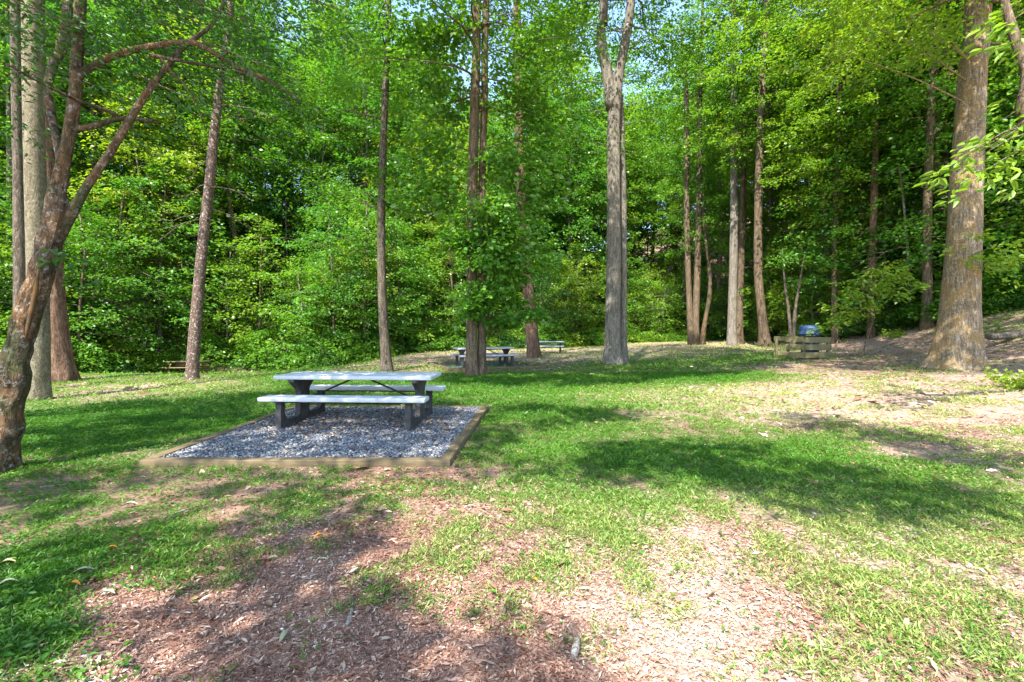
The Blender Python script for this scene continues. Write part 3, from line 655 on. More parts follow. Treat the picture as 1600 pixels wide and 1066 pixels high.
hero('forest_tree', 'pale brown trunk on the bank between the leafy sapling and the rough double bend trunk', 25, [(1361, 506, 16), (1362, 440, 13), (1366, 300, 12), (1370, 150, 10), (1372, 0, 9)], (.3, 0, 28, .08), 'bark_pine', 12, 4, 44, 65, .18, 'leaf', FB, seed=25, seg=12)
hero('forest_tree', 'thick rough brown trunk on the bank just left of the biggest right hand trunk', 22.3, [(1449, 502, 25), (1449, 470, 18), (1448, 380, 16.5), (1451, 250, 15), (1457, 120, 13), (1463, 0, 12)], (.5, 0, 27, .1), 'bark_brown', 11, 4.4, 44, 65, .17, 'leaf', FB, seed=26, seg=14)
hero('forest_tree', 'dark trunk half hidden behind the biggest right hand trunk on the bank', 25, [(1480, 480, 16), (1478, 400, 12), (1478, 200, 11), (1478, 0, 10)], (.3, 0, 28, .08), 'bark_dark', 11, 4, 41, 65, .18, 'leaf', FB, seed=27, seg=12)
hero('forest_tree', 'thin reddish trunk on the leafy bank at the right edge', 24, [(1586, 452, 12), (1588, 380, 9), (1592, 250, 8), (1596, 100, 8)], (.3, 0, 22, .05), 'bark_pine', 10, 3.4, 38, 65, .17, 'leaf', FB, seed=28, seg=10)
hero('big_tree', 'massive grey brown trunk with spreading roots, the biggest one, on the right', 14.3, [(1497, 578, 92), (1498, 562, 74), (1500, 520, 66), (1503, 450, 60), (1508, 330, 55), (1515, 200, 50), (1521, 100, 47), (1528, 0, 44)], (.5, 0, 26, .14),
     'bark_big', 10.5, 5.5, 54, 78, .15, 'leaf_light', rough=.05, flare=.34, seed=29, seg=40, step=.12,
     low=[(1420, 40, -1, 60, 240), (1340, 30, -1.5, 55, 200), (1460, 60, -.6, 40, 120), (1540, 390, -1.0, 35, 70), (1580, 410, -.8, 45, 120), (1300, 80, -1, 50, 150)], lowL=.17)
hero('snag', 'thin pale bare dead stem leaning among the trunks on the right bank', 24, [(1424, 480, 6), (1420, 430, 5), (1414, 340, 4), (1404, 250, 3)], None, 'dead_wood', 9, 0, 0, 0, .1, 'leaf', seed=30, seg=8, flare=0, dead=2)
hero('small_tree', 'slim dark small tree forked low into a V behind the blue bin', 27, [(1239, 522, 8), (1242, 490, 6), (1248, 450, 4), (1254, 415, 2), (1258, 395, .8)], None, 'bark_dark', 9, 0, 0, 0, .1, 'leaf', seed=31, seg=8, flare=0, low=[(1224, 405, 0, 22, 90), (1256, 405, 0, 22, 90), (1240, 380, .3, 26, 90), (1262, 440, 0, 14, 40)], lowL=.2,
     more=[dict(pts=[(1238, 520, 7), (1232, 485, 5), (1226, 440, 3.5), (1222, 390, .8)], base=True)])

# sapling of pale leaves in front of the bank, right of the bin
def sapling():
    rng = np.random.default_rng(5); x, y, _ = at(1345, 520, 19.5); zb = gz(x, y); base = np.array([x, y, zb])
    t = thing('sapling', base.tolist(), 'leafy young sapling with pale spreading leaves just right of the blue bin', 'sapling')
    top = np.array(at(1380, 425, 19.5))-base
    ws = [tube([(0, 0, -.05), top*.5+np.array([.1, 0, 0]), top], [.03, .02, .008], 6, .3)]
    C = []
    for px, py in [(1290, 508), (1300, 478), (1320, 490), (1340, 470), (1330, 455), (1360, 450), (1380, 440), (1395, 455), (1400, 430), (1370, 425), (1350, 480), (1310, 500), (1420, 440), (1390, 415), (1345, 440)]:
        c = np.array(at(px, py, 19.5+rng.uniform(-.5, .4)))-base; C.append(c)
        k = np.array([0, 0, max(.2, c[2]-.35)]); ws.append(tube([k, (k+c)/2+np.array([0, 0, .1]), c], [.012, .008, .003], 5, .3))
    link('stem', wood_mesh('stem', cat_arrays(ws), M['bark_brown']), t)
    C = np.array(C); sp = spray(rng, C, unit(C*np.array([1, 1, 0])), rng.uniform(.35, .6, len(C)), 70, .2, kind='h', wl=.52, droop=.35)
    link('crown', crown_mesh('crown', sp, M['leaf_light']), t)
sapling()

# ------------------------------------------------------------------ the forest behind
def straight(rng, H, r0, n=6):
    z = np.linspace(-.3, H, n); dx = np.cumsum(rng.normal(0, .012*H, n)); dy = np.cumsum(rng.normal(0, .012*H, n))
    return np.stack([dx-dx[0], dy-dy[0], z], 1), np.linspace(r0, .03, n)
VAR = []
def variant(seed, H, r0, z0, Rc, nb, per, L, leafm, bark, **kw):
    rng = np.random.default_rng(seed); P, r = straight(rng, H, r0)
    w, c = tree_parts(rng, P, r, z0, Rc, nb, per, L, 8, 1.2, .06, .15, **kw)
    return wood_mesh('trunk', w, M[bark]), crown_mesh('crown', c, M[leafm])
TALL = [variant(101, 24, .24, 8, 4.6, 62, 50, .25, 'leaf', 'bark_grey', fan=.75),
        variant(102, 27, .28, 10, 5.0, 60, 50, .26, 'leaf', 'bark_brown', fan=.8),
        variant(103, 20, .18, 6.5, 4.2, 58, 50, .24, 'leaf_light', 'bark_grey', fan=.75),
        variant(104, 25, .22, 8.5, 4.3, 62, 50, .25, 'leaf_maple', 'bark_dark', fan=.7),
        variant(105, 29, .27, 13, 4.0, 54, 50, .24, 'needle', 'bark_pine', fan=.6)]
MID = [variant(111, 7.5, .08, .9, 3.0, 34, 46, .19, 'leaf_light', 'bark_grey', fan=.6, rise=.2, droop=.22),
       variant(112, 9.5, .10, 1.2, 3.2, 36, 46, .20, 'leaf', 'bark_brown', fan=.6, rise=.2),
       variant(113, 5.0, .06, .5, 2.6, 28, 46, .17, 'leaf', 'bark_grey', fan=.5, rise=.2),
       variant(114, 11, .11, 1.5, 3.0, 40, 44, .20, 'leaf_maple', 'bark_dark', fan=.6),
       variant(115, 6.5, .07, .8, 2.8, 32, 44, .18, 'leaf_dark', 'bark_dark', fan=.6, rise=.25)]
def bush(seed, n, rx, h, L, leafm):
    rng = np.random.default_rng(seed); a = rng.uniform(0, 6.28, n); q = np.sqrt(rng.random(n)); zz = h*(1-q**2*.75)*rng.uniform(.25, 1, n)+.1
    C = np.stack([np.cos(a)*q*rx, np.sin(a)*q*rx, zz], 1)
    D = np.stack([np.cos(a), np.sin(a), 0*a], 1)
    ws = [tube([(0, 0, -.2), (c[0]*.4, c[1]*.4, c[2]*.6), c], [.02, .012, .004], 4, .4) for c in C[::5]]
    return wood_mesh('stem', cat_arrays(ws), M['bark_brown']), crown_mesh('leaves', spray(rng, C, D, rng.uniform(.28, .5, n), 34, L, flat=.2), M[leafm])
BUSH = [bush(121, 70, 1.4, 1.5, .15, 'leaf'), bush(122, 60, 1.2, 1.0, .13, 'leaf_dark'), bush(123, 90, 1.6, 2.2, .17, 'leaf'), bush(124, 60, 1.3, 1.2, .15, 'leaf_light')]
def plant_tree(nm, x, y, var, s, rz, label, cat, group, part=('trunk', 'crown'), sink=.1, sz=None):
    t = thing(nm, (x, y, gz(x, y)-sink), label, cat, group, rz); t.scale = (s, s, sz or s)
    link(part[0], var[0], t); link(part[1], var[1], t)
    return t
rf = np.random.default_rng(23)
TK = {'tall': [], 'mid': [], 'bush': []}
def free(x, y, d, key):
    taken = TK[key]
    for a, b, c in taken:
        if (a-x)**2+(b-y)**2 < (max(c, d))**2: return False
    taken.append((x, y, d)); return True
n_tall = 0
for k in range(14000):
    y = 17+68*rf.random()**1.25; x = rf.uniform(-1.18, 1.2)*y + rf.uniform(-3, 3)
    e = edge_y(x)
    if y < e+(8.5 if x < -7 else 3.6): continue
    u = CX+F*x/y
    if y > 62 and (n_tall % 3): continue
    # thinner crowns where the sky shows between the trees
    if (1200 < u < 1245) and y > 30 and rf.random() < .45: continue
    if not free(x, y, 2.9+.045*(y-20), 'tall'): continue
    i = int(rf.choice(5, p=[.26, .22, .22, .2, .1]))
    plant_tree('forest_tree', x, y, TALL[i], rf.uniform(.75, 1.08)*(1.25 if 820 < u < 1300 else 1.05), rf.uniform(0, 6.28), 'tall leafy tree within the dense wood behind the lawn', 'tree', 'trees of the wood behind the lawn')
    n_tall += 1
    if n_tall > 215: break
n_mid = 0
for k in range(9000):
    x = rf.uniform(-42, 42); y = edge_y(x)+.8+24*rf.random()**1.5
    if abs(x) > 1.2*y+2 or y > 58 or vnoise(x*.22+4, y*.22) < .29: continue
    if math.hypot(x+17.6, y-24.5) < 3.4 or not free(x, y, 1.6, 'mid'): continue
    i = int(rf.choice(5, p=[.26, .22, .18, .17, .17]))
    plant_tree('understory_tree', x, y, MID[i], rf.uniform(.75, 1.2), rf.uniform(0, 6.28), 'small understory tree with tiered leafy branches under the tall trees', 'tree', 'understory trees along the wood edge')
    n_mid += 1
    if n_mid > 260: break
for k in range(60):
    x, y = rf.uniform(-4, 26), rf.uniform(47, 66)
    if not free(x, y, 2.6, 'mid'): continue
    plant_tree('understory_tree', x, y, MID[k % 5], rf.uniform(1.3, 1.9), rf.uniform(0, 6.28), 'small understory tree with tiered leafy branches under the tall trees', 'tree', 'understory trees along the wood edge')
n_b = 0
for k in range(3000):
    x = rf.uniform(-36, 25); y = edge_y(x)+rf.uniform(.1, 3.5)
    if abs(x) > 1.16*y+1: continue
    if math.hypot(x+17.6, y-24) < 2.9 or not free(x, y, 1.0, 'bush'): continue
    i = int(rf.choice(4, p=[.3, .25, .25, .2]))
    plant_tree('bush', x, y, BUSH[i], rf.uniform(.7, 1.25), rf.uniform(0, 6.28), 'low leafy bush in the undergrowth at the edge of the lawn', 'bush', 'bushes at the wood edge', ('stem', 'leaves'))
    n_b += 1
    if n_b > 190: break
# ferny plants on the right bank and by the big trunk
fern = bush(131, 16, .45, .5, .14, 'leaf_light')
for px, py, D, lab in [(1583, 590, 10.5, 'low green plant on the dirt just right of the big trunk'), (1560, 462, 24, 'pale fern on the bank near the right edge'), (1395, 505, 23, 'low green plant at the foot of the bank')]:
    x, y, _ = at(px, py, D); plant_tree('plant', x, y, fern, .7, 1.0, lab, 'plant', None, ('stem', 'leaves'), 0)

# ------------------------------------------------------------------ trees outside the view, crowns shaped to drop shade on chosen lawn patches
SUN_EL, SUN_AZ = math.radians(53), math.radians(-113)
SUN = np.array([math.cos(SUN_AZ)*math.cos(SUN_EL), math.sin(SUN_AZ)*math.cos(SUN_EL), math.sin(SUN_EL)])
SHADE = [([(60, 640), (200, 626), (330, 616), (470, 610), (560, 606), (470, 630), (400, 648), (330, 672), (240, 690), (150, 712), (60, 715)], .62),
         ([(0, 740), (230, 735), (690, 735), (740, 745), (640, 762), (520, 785), (430, 830), (300, 872), (230, 920), (110, 980), (0, 1010)], .85),
         ([(110, 990), (300, 950), (440, 860), (560, 795), (590, 800), (500, 870), (420, 930), (280, 985), (160, 1010)], 1.2),
         ([(200, 1066), (330, 1010), (500, 940), (560, 930), (620, 960), (700, 990), (860, 1010), (900, 1066)], 1.7),
         ([(650, 900), (700, 880), (735, 885), (690, 915), (660, 925)], .6), ([(480, 900), (560, 870), (600, 900), (560, 960)], .45),
         ([(240, 725), (420, 645), (480, 600), (750, 630), (700, 725)], .66),
         ([(690, 562), (900, 566), (1000, 560), (1130, 549), (1230, 560), (1230, 578), (1100, 588), (1000, 598), (850, 606), (760, 600), (690, 600)], .9),
         ([(740, 645), (820, 634), (960, 640), (1000, 650), (900, 665), (800, 665), (780, 690), (860, 715), (930, 700), (1050, 690), (1180, 700), (1300, 730), (1450, 760), (1600, 785), (1600, 825), (1400, 805), (1250, 785), (1100, 760), (950, 745), (820, 745), (745, 720)], .72),
         ([(1230, 645), (1330, 655), (1450, 680), (1600, 715), (1600, 750), (1450, 720), (1330, 690), (1240, 665)], .8),
         ([(1200, 564), (1470, 557), (1600, 560), (1600, 602), (1480, 592), (1300, 582)], .7)]
def in_poly(p, poly):
    x, y = p[:, 0], p[:, 1]; c = np.zeros(len(p), bool); j = len(poly)-1
    for i in range(len(poly)):
        xi, yi = poly[i]; xj, yj = poly[j]
        c ^= ((yi > y) != (yj > y)) & (x < (xj-xi)*(y-yi)/(yj-yi+1e-9)+xi); j = i
    return c
rs_ = np.random.default_rng(77)
CL = []
for poly, dens in SHADE:
    G = np.array([to_ground(*p) for p in poly]); lo, hi = G.min(0), G.max(0)
    n = int((hi-lo).prod()*28); p = rs_.uniform(lo, hi, (n, 2)); p = p[in_poly(p, [tuple(q) for q in G])]
    keep = rs_.random(len(p)) < dens*np.clip((fbm(p[:, 0]*1.1+3, p[:, 1]*1.1, 3)-.26)*6, .0, 1)*np.clip((vnoise(p[:, 0]*2.2+9, p[:, 1]*2.2)-.27)*6, .04, 1)
    p = p[keep]; h = rs_.uniform(8.5, 11.5, len(p))+np.maximum(0, p[:, 1]-10)*.5
    CL.append(np.stack([p[:, 0]+SUN[0]/SUN[2]*h, p[:, 1]+SUN[1]/SUN[2]*h, h], 1))
CL = np.concatenate(CL)
FEET = [(12.8, 6.0, 'tall tree outside the right edge whose limb leans into the upper right corner'), (-8.5, -5.5, 'unseen tall tree behind the photographer, its crown shaped to shade the lawn'),
        (-11.5, 1.5, 'unseen tall tree outside the left edge, its crown shaped to shade the lawn'), (2.8, -7.6, 'unseen tall tree behind the photographer on the right, its crown shaped to shade the lawn')]
who = np.argmin(np.stack([np.hypot(CL[:, 0]-f[0], CL[:, 1]-f[1]) for f in FEET], 1), 1)
for k, (fx, fy, lab) in enumerate(FEET):
    c = CL[who == k]; base = np.array([fx, fy, gz(fx, fy)])
    t = thing('shade_tree', base.tolist(), lab, 'tree')
    trunk = np.array([(0, 0, -.2), (.1, .05, 4), (.15, .1, 8), (.1, .2, 13)]); ws = [tube(trunk, [.33, .27, .22, .08], 16, .5, .06, rs_, .2)]
    C = c-base
    if len(C):
        key = np.round(C[:, :2]/2.2); cells = {}
        for q, kk in enumerate(map(tuple, key)): cells.setdefault(kk, []).append(q)
        for kk, idx in cells.items():
            m = C[idx].mean(0); z0 = min(8, max(4.5, m[2]-.45*np.hypot(m[0], m[1]))); s = np.array([.12, .1, z0])
            ws.append(tube([s, s*.45+m*.55+np.array([0, 0, .5])+rs_.normal(0, .4, 3), m], [.03, .02, .008], 6, 1.0))
        cr = spray(rs_, C, unit(C*np.array([1, 1, 0])), rs_.uniform(.25, .42, len(C)), 28, .165, flat=.25)
        cr = [cr]
        if k == 0:
            # the fronds seen in the upper right corner and the limb that carries them
            lim = [np.array([.1, .1, 6.6]), np.array(at(1655, 190, 6.9))-base, np.array(at(1606, 108, 7.0))-base, np.array(at(1578, 35, 7.1))-base, np.array(at(1560, -40, 7.2))-base]
            ws.append(tube(lim, [.12, .085, .075, .06, .05], 10, .2, .08, rs_))
            tips = []
            for px, py, D in [(1590, 20, 6.3), (1560, 45, 6.2), (1600, 190, 6.6), (1560, 215, 6.5), (1530, 240, 6.4), (1500, 265, 6.4), (1545, 265, 6.5), (1590, 150, 6.8), (1580, 250, 6.7), (1520, 280, 6.3), (1605, 300, 7), (1580, 10, 6.4), (1545, 225, 6.6), (1600, 60, 6.6), (1570, 185, 6.6), (1490, 255, 6.4), (1600, 230, 6.8)]:
                tips.append(np.array(at(px, py, D))-base)
            for q in tips:
                a = np.array([q[0]+1.6, q[1]+.2, q[2]+.7]); ws.append(tube([a, (a+q)/2+np.array([0, 0, .12]), q], [.016, .010, .004], 5, .3))
            for z_, ys in ((3.6, .4), (4.9, .7)): ws.append(tube([(0, 0, z_), (-1.6, .2, z_+.7), (-3.2, ys, z_+.6)], [.06, .04, .016], 6, .4))
            cr.append(spray(rs_, np.array(tips), np.array([(-1., -.1, -.25)]*len(tips)), np.full(len(tips), .30), 17, .17, kind='h', wl=.36, droop=.5))
            cr[-1] = (cr[-1][0], cr[-1][1], np.clip(cr[-1][2]*.5+.5, 0, 1))
        V, Fc = cat_arrays([(q[0], q[1]) for q in cr]); link('crown', crown_mesh('crown', (V, Fc, np.concatenate([q[2] for q in cr])), M['leaf']), t)
    link('trunk', wood_mesh('trunk', cat_arrays(ws), M['bark_brown']), t)

# ------------------------------------------------------------------ ground cover: grass, weeds, chips, dry leaves
def scatter(rng, d0, d1, n, mx=1.75):
    n = int(n*1.42)
    y = np.sqrt(rng.uniform(d0*d0, d1*d1, n)); x = rng.uniform(-mx, mx, n)*y+rng.uniform(-.4, .4, n); return x, y
def off_pad(x, y, m=.0):
    return ~((x > -4.14-m) & (x < -.66+m+(y-5.1)*.068) & (y > 5.02-m) & (y < 8.7+m))
rg = np.random.default_rng(9)
gv, gf, gvar = [], [], []; nvt = 0
for d0, d1, n, L, wl in ((1.75, 4.2, 300000, .040, .155), (4.2, 8, 330000, .048, .18), (8, 16, 300000, .07, .24), (16, 46, 230000, .13, .3)):
    x, y = scatter(rg, d0, d1, n); n = len(x)
    g_ = np.clip(cover(GREEN, x, y), 0, 1.15)
    pat = fbm(x*1.6+40, y*1.6, 4)*.55+fbm(x*6.5, y*6.5+11, 3)*.45
    pl_ = np.clip(cover(PALE, x, y), 0, 1)
    pr = np.clip((g_*1.1-.10-.12*pl_)+(pat-.5)*2.6*np.where(g_ > .05, 1, 0), 0, 1)**1.3
    ok = (rg.random(n) < pr) & off_pad(x, y) & (y < edge_y(x)+2.5)
    if d0 < 10: ok &= off_pad(x, y, .02)
    x, y, g_ = x[ok], y[ok], g_[ok]; m = len(x); z = height(x, y)
    l = L*rg.uniform(.55, 1.35, m); a = rg.uniform(0, 6.28, m)
    ax = np.stack([np.cos(a), np.sin(a), rg.uniform(.15, 1.1, m)], 1)
    nr = np.array([0, 0, 1.])+rg.normal(0, .35, (m, 3))
    pos = np.stack([x, y, z+rg.uniform(0, .022, m)*(L/.05)], 1)
    V, Fc = leaves(pos, ax, nr, l, l*wl*rg.uniform(.7, 1.3, m), 'q', .1)
    gv.append(V); gf.append(Fc+nvt); nvt += len(V)
    dry = np.clip(1-g_*.95, 0, 1)*.45+.75*np.clip(cover(PALE, x, y), 0, 1)  # straw tint: sparse dry cover, plus sunlight painted into the blades through PALE
    gvar.append(np.clip(.10+.95*dry*(.35+.65*rg.random(m))+.30*rg.random(m)**2, 0, 1))
tag(link('grass', mesh('grass', np.concatenate(gv), np.concatenate(gf), M['grass'], np.concatenate(gvar))), 'short patchy grass and low weeds over the lawn', kind='stuff')
x, y = scatter(rg, 15, 62, 90000, 1.6); pat = fbm(x*.35+3, y*.35, 4)
ok = (y > edge_y(x)-.3) & (rg.random(len(x)) < np.clip((pat-.36)*5, 0.05, 1)*np.clip(1.3-(y-edge_y(x))/45, .25, 1)); x, y = x[ok], y[ok]; m = len(x)
cc = np.stack([x, y, height(x, y)+rg.uniform(.05, .55, m)*np.clip(pat[ok]*1.6, .3, 1)], 1); a = rg.uniform(0, 6.28, m)
V, Fc, vv = spray(rg, cc, np.stack([np.cos(a), np.sin(a), 0*a], 1), rg.uniform(.2, .4, m), 7, .17)
tag(link('undergrowth', mesh('undergrowth', V, Fc, M['leaf'], vv)), 'green undergrowth covering the floor of the wood', kind='stuff')
# clover like weeds low on the left and a few taller tufts
x, y = scatter(rg, 1.9, 7, 60000); w = (x < -.25*y) | (rg.random(len(x)) < .12)
g_ = cover(GREEN, x, y); pat = fbm(x*1.9+7, y*1.9, 4)
ok = w & (rg.random(len(x)) < np.clip(g_*1.2+(pat-.5)*2.2-.05, 0, 1)) & off_pad(x, y, .03) & (g_ > .12)
x, y = x[ok], y[ok]; m = len(x); a = rg.uniform(0, 6.28, m)
V, Fc = leaves(np.stack([x, y, height(x, y)+rg.uniform(.01, .05, m)], 1), np.stack([np.cos(a), np.sin(a), rg.uniform(-.1, .5, m)], 1), np.array([0, 0, 1.])+rg.normal(0, .3, (m, 3)), rg.uniform(.018, .045, m), rg.uniform(.010, .022, m), 'h', .12)
tag(link('weeds', mesh('weeds', V, Fc, M['weed'], np.repeat(rg.random(m), 2))), 'low broad leaved green weeds in the shade on the left', kind='stuff')
# wood chips of the mulch
cv, cf, cvar = [], [], []; nvt = 0
for d0, d1, n, L in ((1.75, 3.6, 170000, .017), (3.6, 7.5, 150000, .028), (7.5, 22, 80000, .07)):
    x, y = scatter(rg, d0, d1, n); n = len(x)
    mu = np.clip(cover(MULCH, x, y), 0, 1); pa = np.clip(cover(PALE, x, y), 0, 1); gr = cover(GREEN, x, y)
    pr = np.clip(np.maximum(mu*1.1, pa*.8)+.12-.45*gr+(fbm(x*2, y*2, 3)-.5)*.6+.18*(x > 0), 0, 1)
    ok = (rg.random(n) < pr) & off_pad(x, y, .02) & (y < edge_y(x)); x, y, mu, pa = x[ok], y[ok], mu[ok], pa[ok]; m = len(x)
    a = rg.uniform(0, 6.28, m)
    l = L*rg.lognormal(0, .5, m)
    V, Fc = leaves(np.stack([x, y, height(x, y)+rg.uniform(.002, .016, m)], 1), np.stack([np.cos(a), np.sin(a), rg.normal(0, .22, m)], 1), np.array([0, 0, 1.])+rg.normal(0, .35, (m, 3)), l, l*rg.uniform(.12, .4, m), 'q', .08)
    cv.append(V); cf.append(Fc+nvt); nvt += len(V)
    cvar.append(np.clip(rg.beta(1.3, 2.2, m)*.95+.42*pa*(rg.random(m))+(fbm(x*1.7+5, y*1.7, 4)-.52)*.9, 0, 1))
tag(link('mulch_chips', mesh('mulch_chips', np.concatenate(cv), np.concatenate(cf), M['chip'], np.concatenate(cvar))), 'reddish shredded bark chips mulching the bare ground', kind='stuff')
# dry leaves
x, y = scatter(rg, 1.9, 32, 34000)
ld = np.clip(.55-cover(GREEN, x, y)*.6, .04, 1)*np.where((x < -.1*y) | (y > 9), .75, .3)
pad = ~off_pad(x, y); ok = (rg.random(len(x)) < ld*.8) & (off_pad(x, y, .03))
px_ = rg.uniform(-3.9, -.8, 2600); py_ = rg.uniform(5.25, 8.45, 2600)
keep = rg.random(2600) < np.exp(-((py_-7.1)/.7)**2)*.9+.12
x = np.r_[x[ok], px_[keep]]; y = np.r_[y[ok], py_[keep]]; m = len(x); a = rg.uniform(0, 6.28, m)
z = np.where(off_pad(x, y, .03), height(x, y)+.015, .062)
l = rg.uniform(.035, .085, m)*np.where(y > 9, 1.5, 1)
V, Fc = leaves(np.stack([x, y, z], 1), np.stack([np.cos(a), np.sin(a), rg.normal(0, .2, m)], 1), np.array([0, 0, 1.])+rg.normal(0, .45, (m, 3)), l, l*rg.uniform(.3, .6, m), 'h', .22)
tag(link('leaf_litter', mesh('leaf_litter', V, Fc, M['litter'], np.repeat(rg.beta(2, 2.2, m), 2))), 'dry brown fallen leaves lying on the ground and gravel', kind='stuff')

# single fallen things in the foreground
def ground_pt(px, py, dz=0.0):
    x, y = to_ground(px, py); return np.array([x, y, gz(x, y)+dz])
def stick(label, pts, r, m='dead_wood', cat='stick'):
    P = np.array([ground_pt(px, py, r*.7+dz) for px, py, dz in pts]); b = P[0].copy(); t_ = tube(P-b, np.linspace(r, r*.45, len(P)), 7, .05, .2, np.random.default_rng(len(label)))
    tag(link('stick', wood_mesh('stick', t_, M[m]), None, b.tolist()), label, cat)
stick('lichened broken stick lying on the dark mulch near the bottom', [(540, 985, 0), (549, 965, .01), (553, 940, 0)], .010)
stick('pale forked end of a stick poking from the mulch below the lichened one', [(522, 998, 0), (548, 1005, .01), (568, 1022, 0), (580, 1040, 0)], .009, 'bark_brown')
stick('long thin grey twig lying in the shade left of the mulch', [(255, 812, 0), (290, 802, .01), (333, 788, 0)], .008)
stick('short thin pale twig lying on the shaded ground at the left', [(62, 762, 0), (110, 757, .01), (140, 756, 0)], .009)
stick('white dead branch lying on the ground in front of the wooden screen', [(1282, 562, 0), (1300, 561, .03), (1312, 554, .1)], .035)
def slabby(name, label, px, py, L, W, T, rz, m, cat, tilt=.15):
    p = ground_pt(px, py, .005); rng = np.random.default_rng(px)
    n = 7; V = []; 
    for i in range(n):
        t = i/(n-1); w = W*(.25+1.5*t*(1-t)+.25*rng.random()); z = T*(.5+2*t*(1-t))+rng.normal(0, T*.12)
        y = rng.normal(0, W*.08); x = (t-.5)*L
        V += [(x, y-w/2, 0), (x, y+w/2, 0), (x, y+w*.3, z), (x, y-w*.35, z*.9)]
    Fc = []
    for i in range(n-1):
        q = i*4
        for k in range(4): Fc.append((q+k, q+(k+1) % 4, q+4+(k+1) % 4, q+4+k))
    Fc += [(0, 3, 2, 1), ((n-1)*4, (n-1)*4+1, (n-1)*4+2, (n-1)*4+3)]
    o = link(name, mesh(name, V, Fc, M[m]), None, p.tolist()); o.rotation_euler = (0, -tilt, rz); tag(o, label, cat)
slabby('wood_chunk', 'broken pale grey chunk of wood standing proud of the mulch near the bottom centre', 900, 1020, .12, .055, .045, 1.1, 'dead_wood', 'wood chunk', .5)
slabby('bark_piece', 'curved pale strip of bark lying on the sparse grass right of the wood chunk', 983, 972, .10, .03, .02, 1.2, 'dead_wood', 'bark piece', .2)
slabby('bark_piece', 'dark narrow strip of bark standing on the mulch in the middle foreground', 787, 968, .09, .03, .02, 1.3, 'bark_brown', 'bark piece', .4)
slabby('log', 'dark weathered log lying on the leafy slope at the right edge', 1575, 522, 1, 1, 1, 0, 'bark_dark', 'log') if False else None
x, y, _ = at(1580, 512, 16.0); zl = gz(x, y)
tag(link('log', wood_mesh('log', tube([(-.9, -.1, .10), (0, 0, .16), (1.2, .15, .34)], [.10, .12, .10], 14, .1, .15, rg), M['bark_dark']), None, (x, y, zl)), 'dark weathered log lying on the leafy slope at the right edge', 'log')
mo = var_mat('orange_leaf', [(0, (.36, .12, .02)), (1, (.5, .22, .04))], .6); mg = var_mat('grey_green_leaf', [(0, (.16, .19, .10)), (1, (.36, .37, .27))], .5)
my = var_mat('tan_leaf', [(0, (.42, .30, .16)), (1, (.55, .42, .24))], .6)
def fallen(label, px, py, L, W, rz, m):
    p = ground_pt(px, py, .03); q = np.linspace(0, 1, 8); V = []
    for t in q:
        w = W*math.sin(math.pi*min(1, .06+.92*t))**.8/2; z = .02*math.sin(t*3.1)-.012
        V += [((t-.5)*L, -w, z+w*.5), ((t-.5)*L, 0, z), ((t-.5)*L, w, z+w*.4)]
    Fc = [f for i in range(7) for f in ((i*3, i*3+3, i*3+4, i*3+1), (i*3+1, i*3+4, i*3+5, i*3+2))]
    o = link('fallen_leaf', mesh('fallen_leaf', np.array(V)*np.array([.7, .7, 1]), Fc, m, np.linspace(0, 1, len(Fc))), None, p.tolist(), rz); tag(o, label, 'leaf')
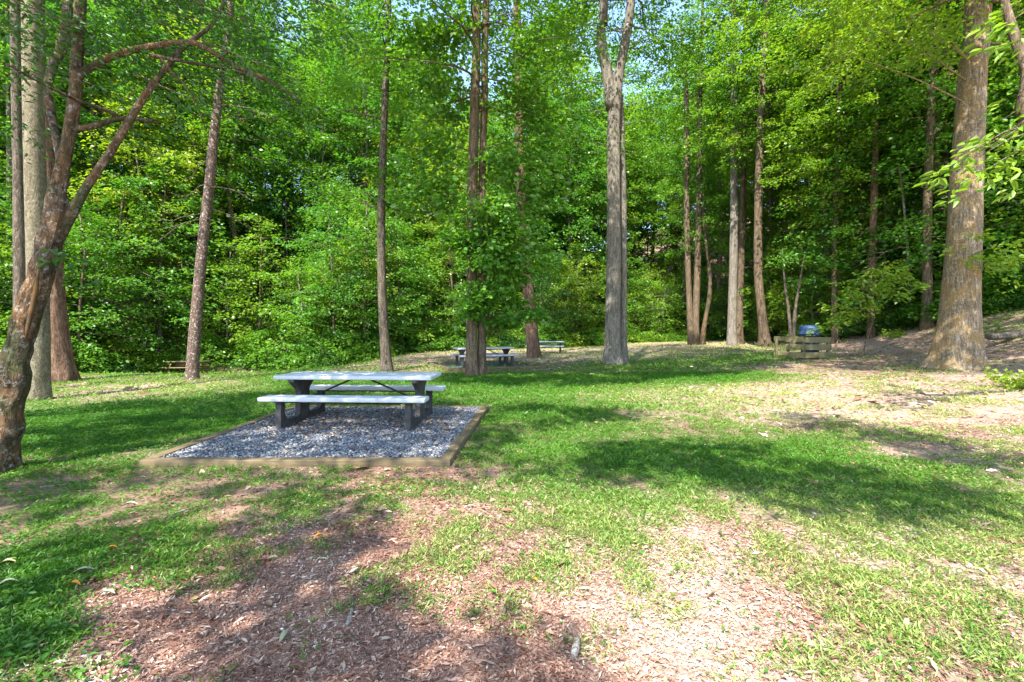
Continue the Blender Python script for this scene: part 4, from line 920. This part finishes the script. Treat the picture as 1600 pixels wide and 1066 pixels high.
for a in [('orange brown fallen leaf at the edge of the mulch on the left', 115, 926, .10, .045, .2, mo), ('small orange fallen leaf on the shaded weeds above the mulch', 175, 866, .09, .04, .5, mo),
          ('tan fallen leaf lying in the weeds at the left edge', 12, 886, .12, .05, .5, my), ('long pale grey green fallen leaf on the left weeds', 130, 903, .17, .045, .5, mg),
          ('pale green fallen leaf on the mulch just right of the orange brown one', 167, 937, .11, .05, .3, mg), ('pale fallen leaf on shaded ground below the left end of the pad', 203, 792, .17, .07, .4, mg),
          ('orange fallen leaf on the sunlit mulch in the middle', 498, 846, .10, .05, .6, mo), ('small rust coloured fallen leaf on the pale chips right of centre', 836, 922, .06, .035, -.4, mo),
          ('pale grey fallen leaf on the mulch left of the lichened stick', 446, 1003, .09, .05, 1.1, mg), ('green grey fallen leaf at the far left among the weeds', 12, 920, .13, .05, .8, mg)]:
    fallen(*a)

# ------------------------------------------------------------------ sky, sun, camera
w = bpy.data.worlds.new('World'); SC.world = w; w.use_nodes = True; nt = w.node_tree; nt.nodes.clear()
sk = nt.nodes.new('ShaderNodeTexSky'); sk.sky_type = 'NISHITA'; sk.sun_disc = False
sk.sun_elevation = SUN_EL; sk.sun_rotation = math.pi/2-SUN_AZ
sk.air_density = 1.0; sk.dust_density = .6; sk.ozone_density = 1.2
bg = nt.nodes.new('ShaderNodeBackground'); bg.inputs[1].default_value = .15
ou = nt.nodes.new('ShaderNodeOutputWorld'); nt.links.new(sk.outputs[0], bg.inputs[0]); nt.links.new(bg.outputs[0], ou.inputs[0])
sd = bpy.data.lights.new('sun', 'SUN'); sd.energy = 3.6; sd.angle = math.radians(.5); sd.color = (1, .955, .87)
so = bpy.data.objects.new('sun', sd); COL.objects.link(so); so.rotation_euler = Vector(SUN.tolist()).to_track_quat('Z', 'Y').to_euler()
cd = bpy.data.cameras.new('camera'); cam = bpy.data.objects.new('camera', cd); COL.objects.link(cam)
cam.location = (0, 0, CAMZ); cam.rotation_euler = (math.pi/2, 0, 0)
cd.sensor_width = 36; cd.lens = F/1600*36; cd.shift_y = (HY-533)/1600; cd.clip_end = 600; cd.clip_start = .05
SC.camera = cam
SC.view_settings.view_transform = 'Standard'; SC.view_settings.look = 'None'; SC.view_settings.gamma = 1; SC.view_settings.exposure = 2.15
cy = SC.cycles; cy.max_bounces = 7; cy.diffuse_bounces = 4; cy.glossy_bounces = 2; cy.transmission_bounces = 5; cy.transparent_max_bounces = 4
cy.caustics_reflective = False; cy.caustics_refractive = False; cy.use_denoising = True; cy.sample_clamp_indirect = 6
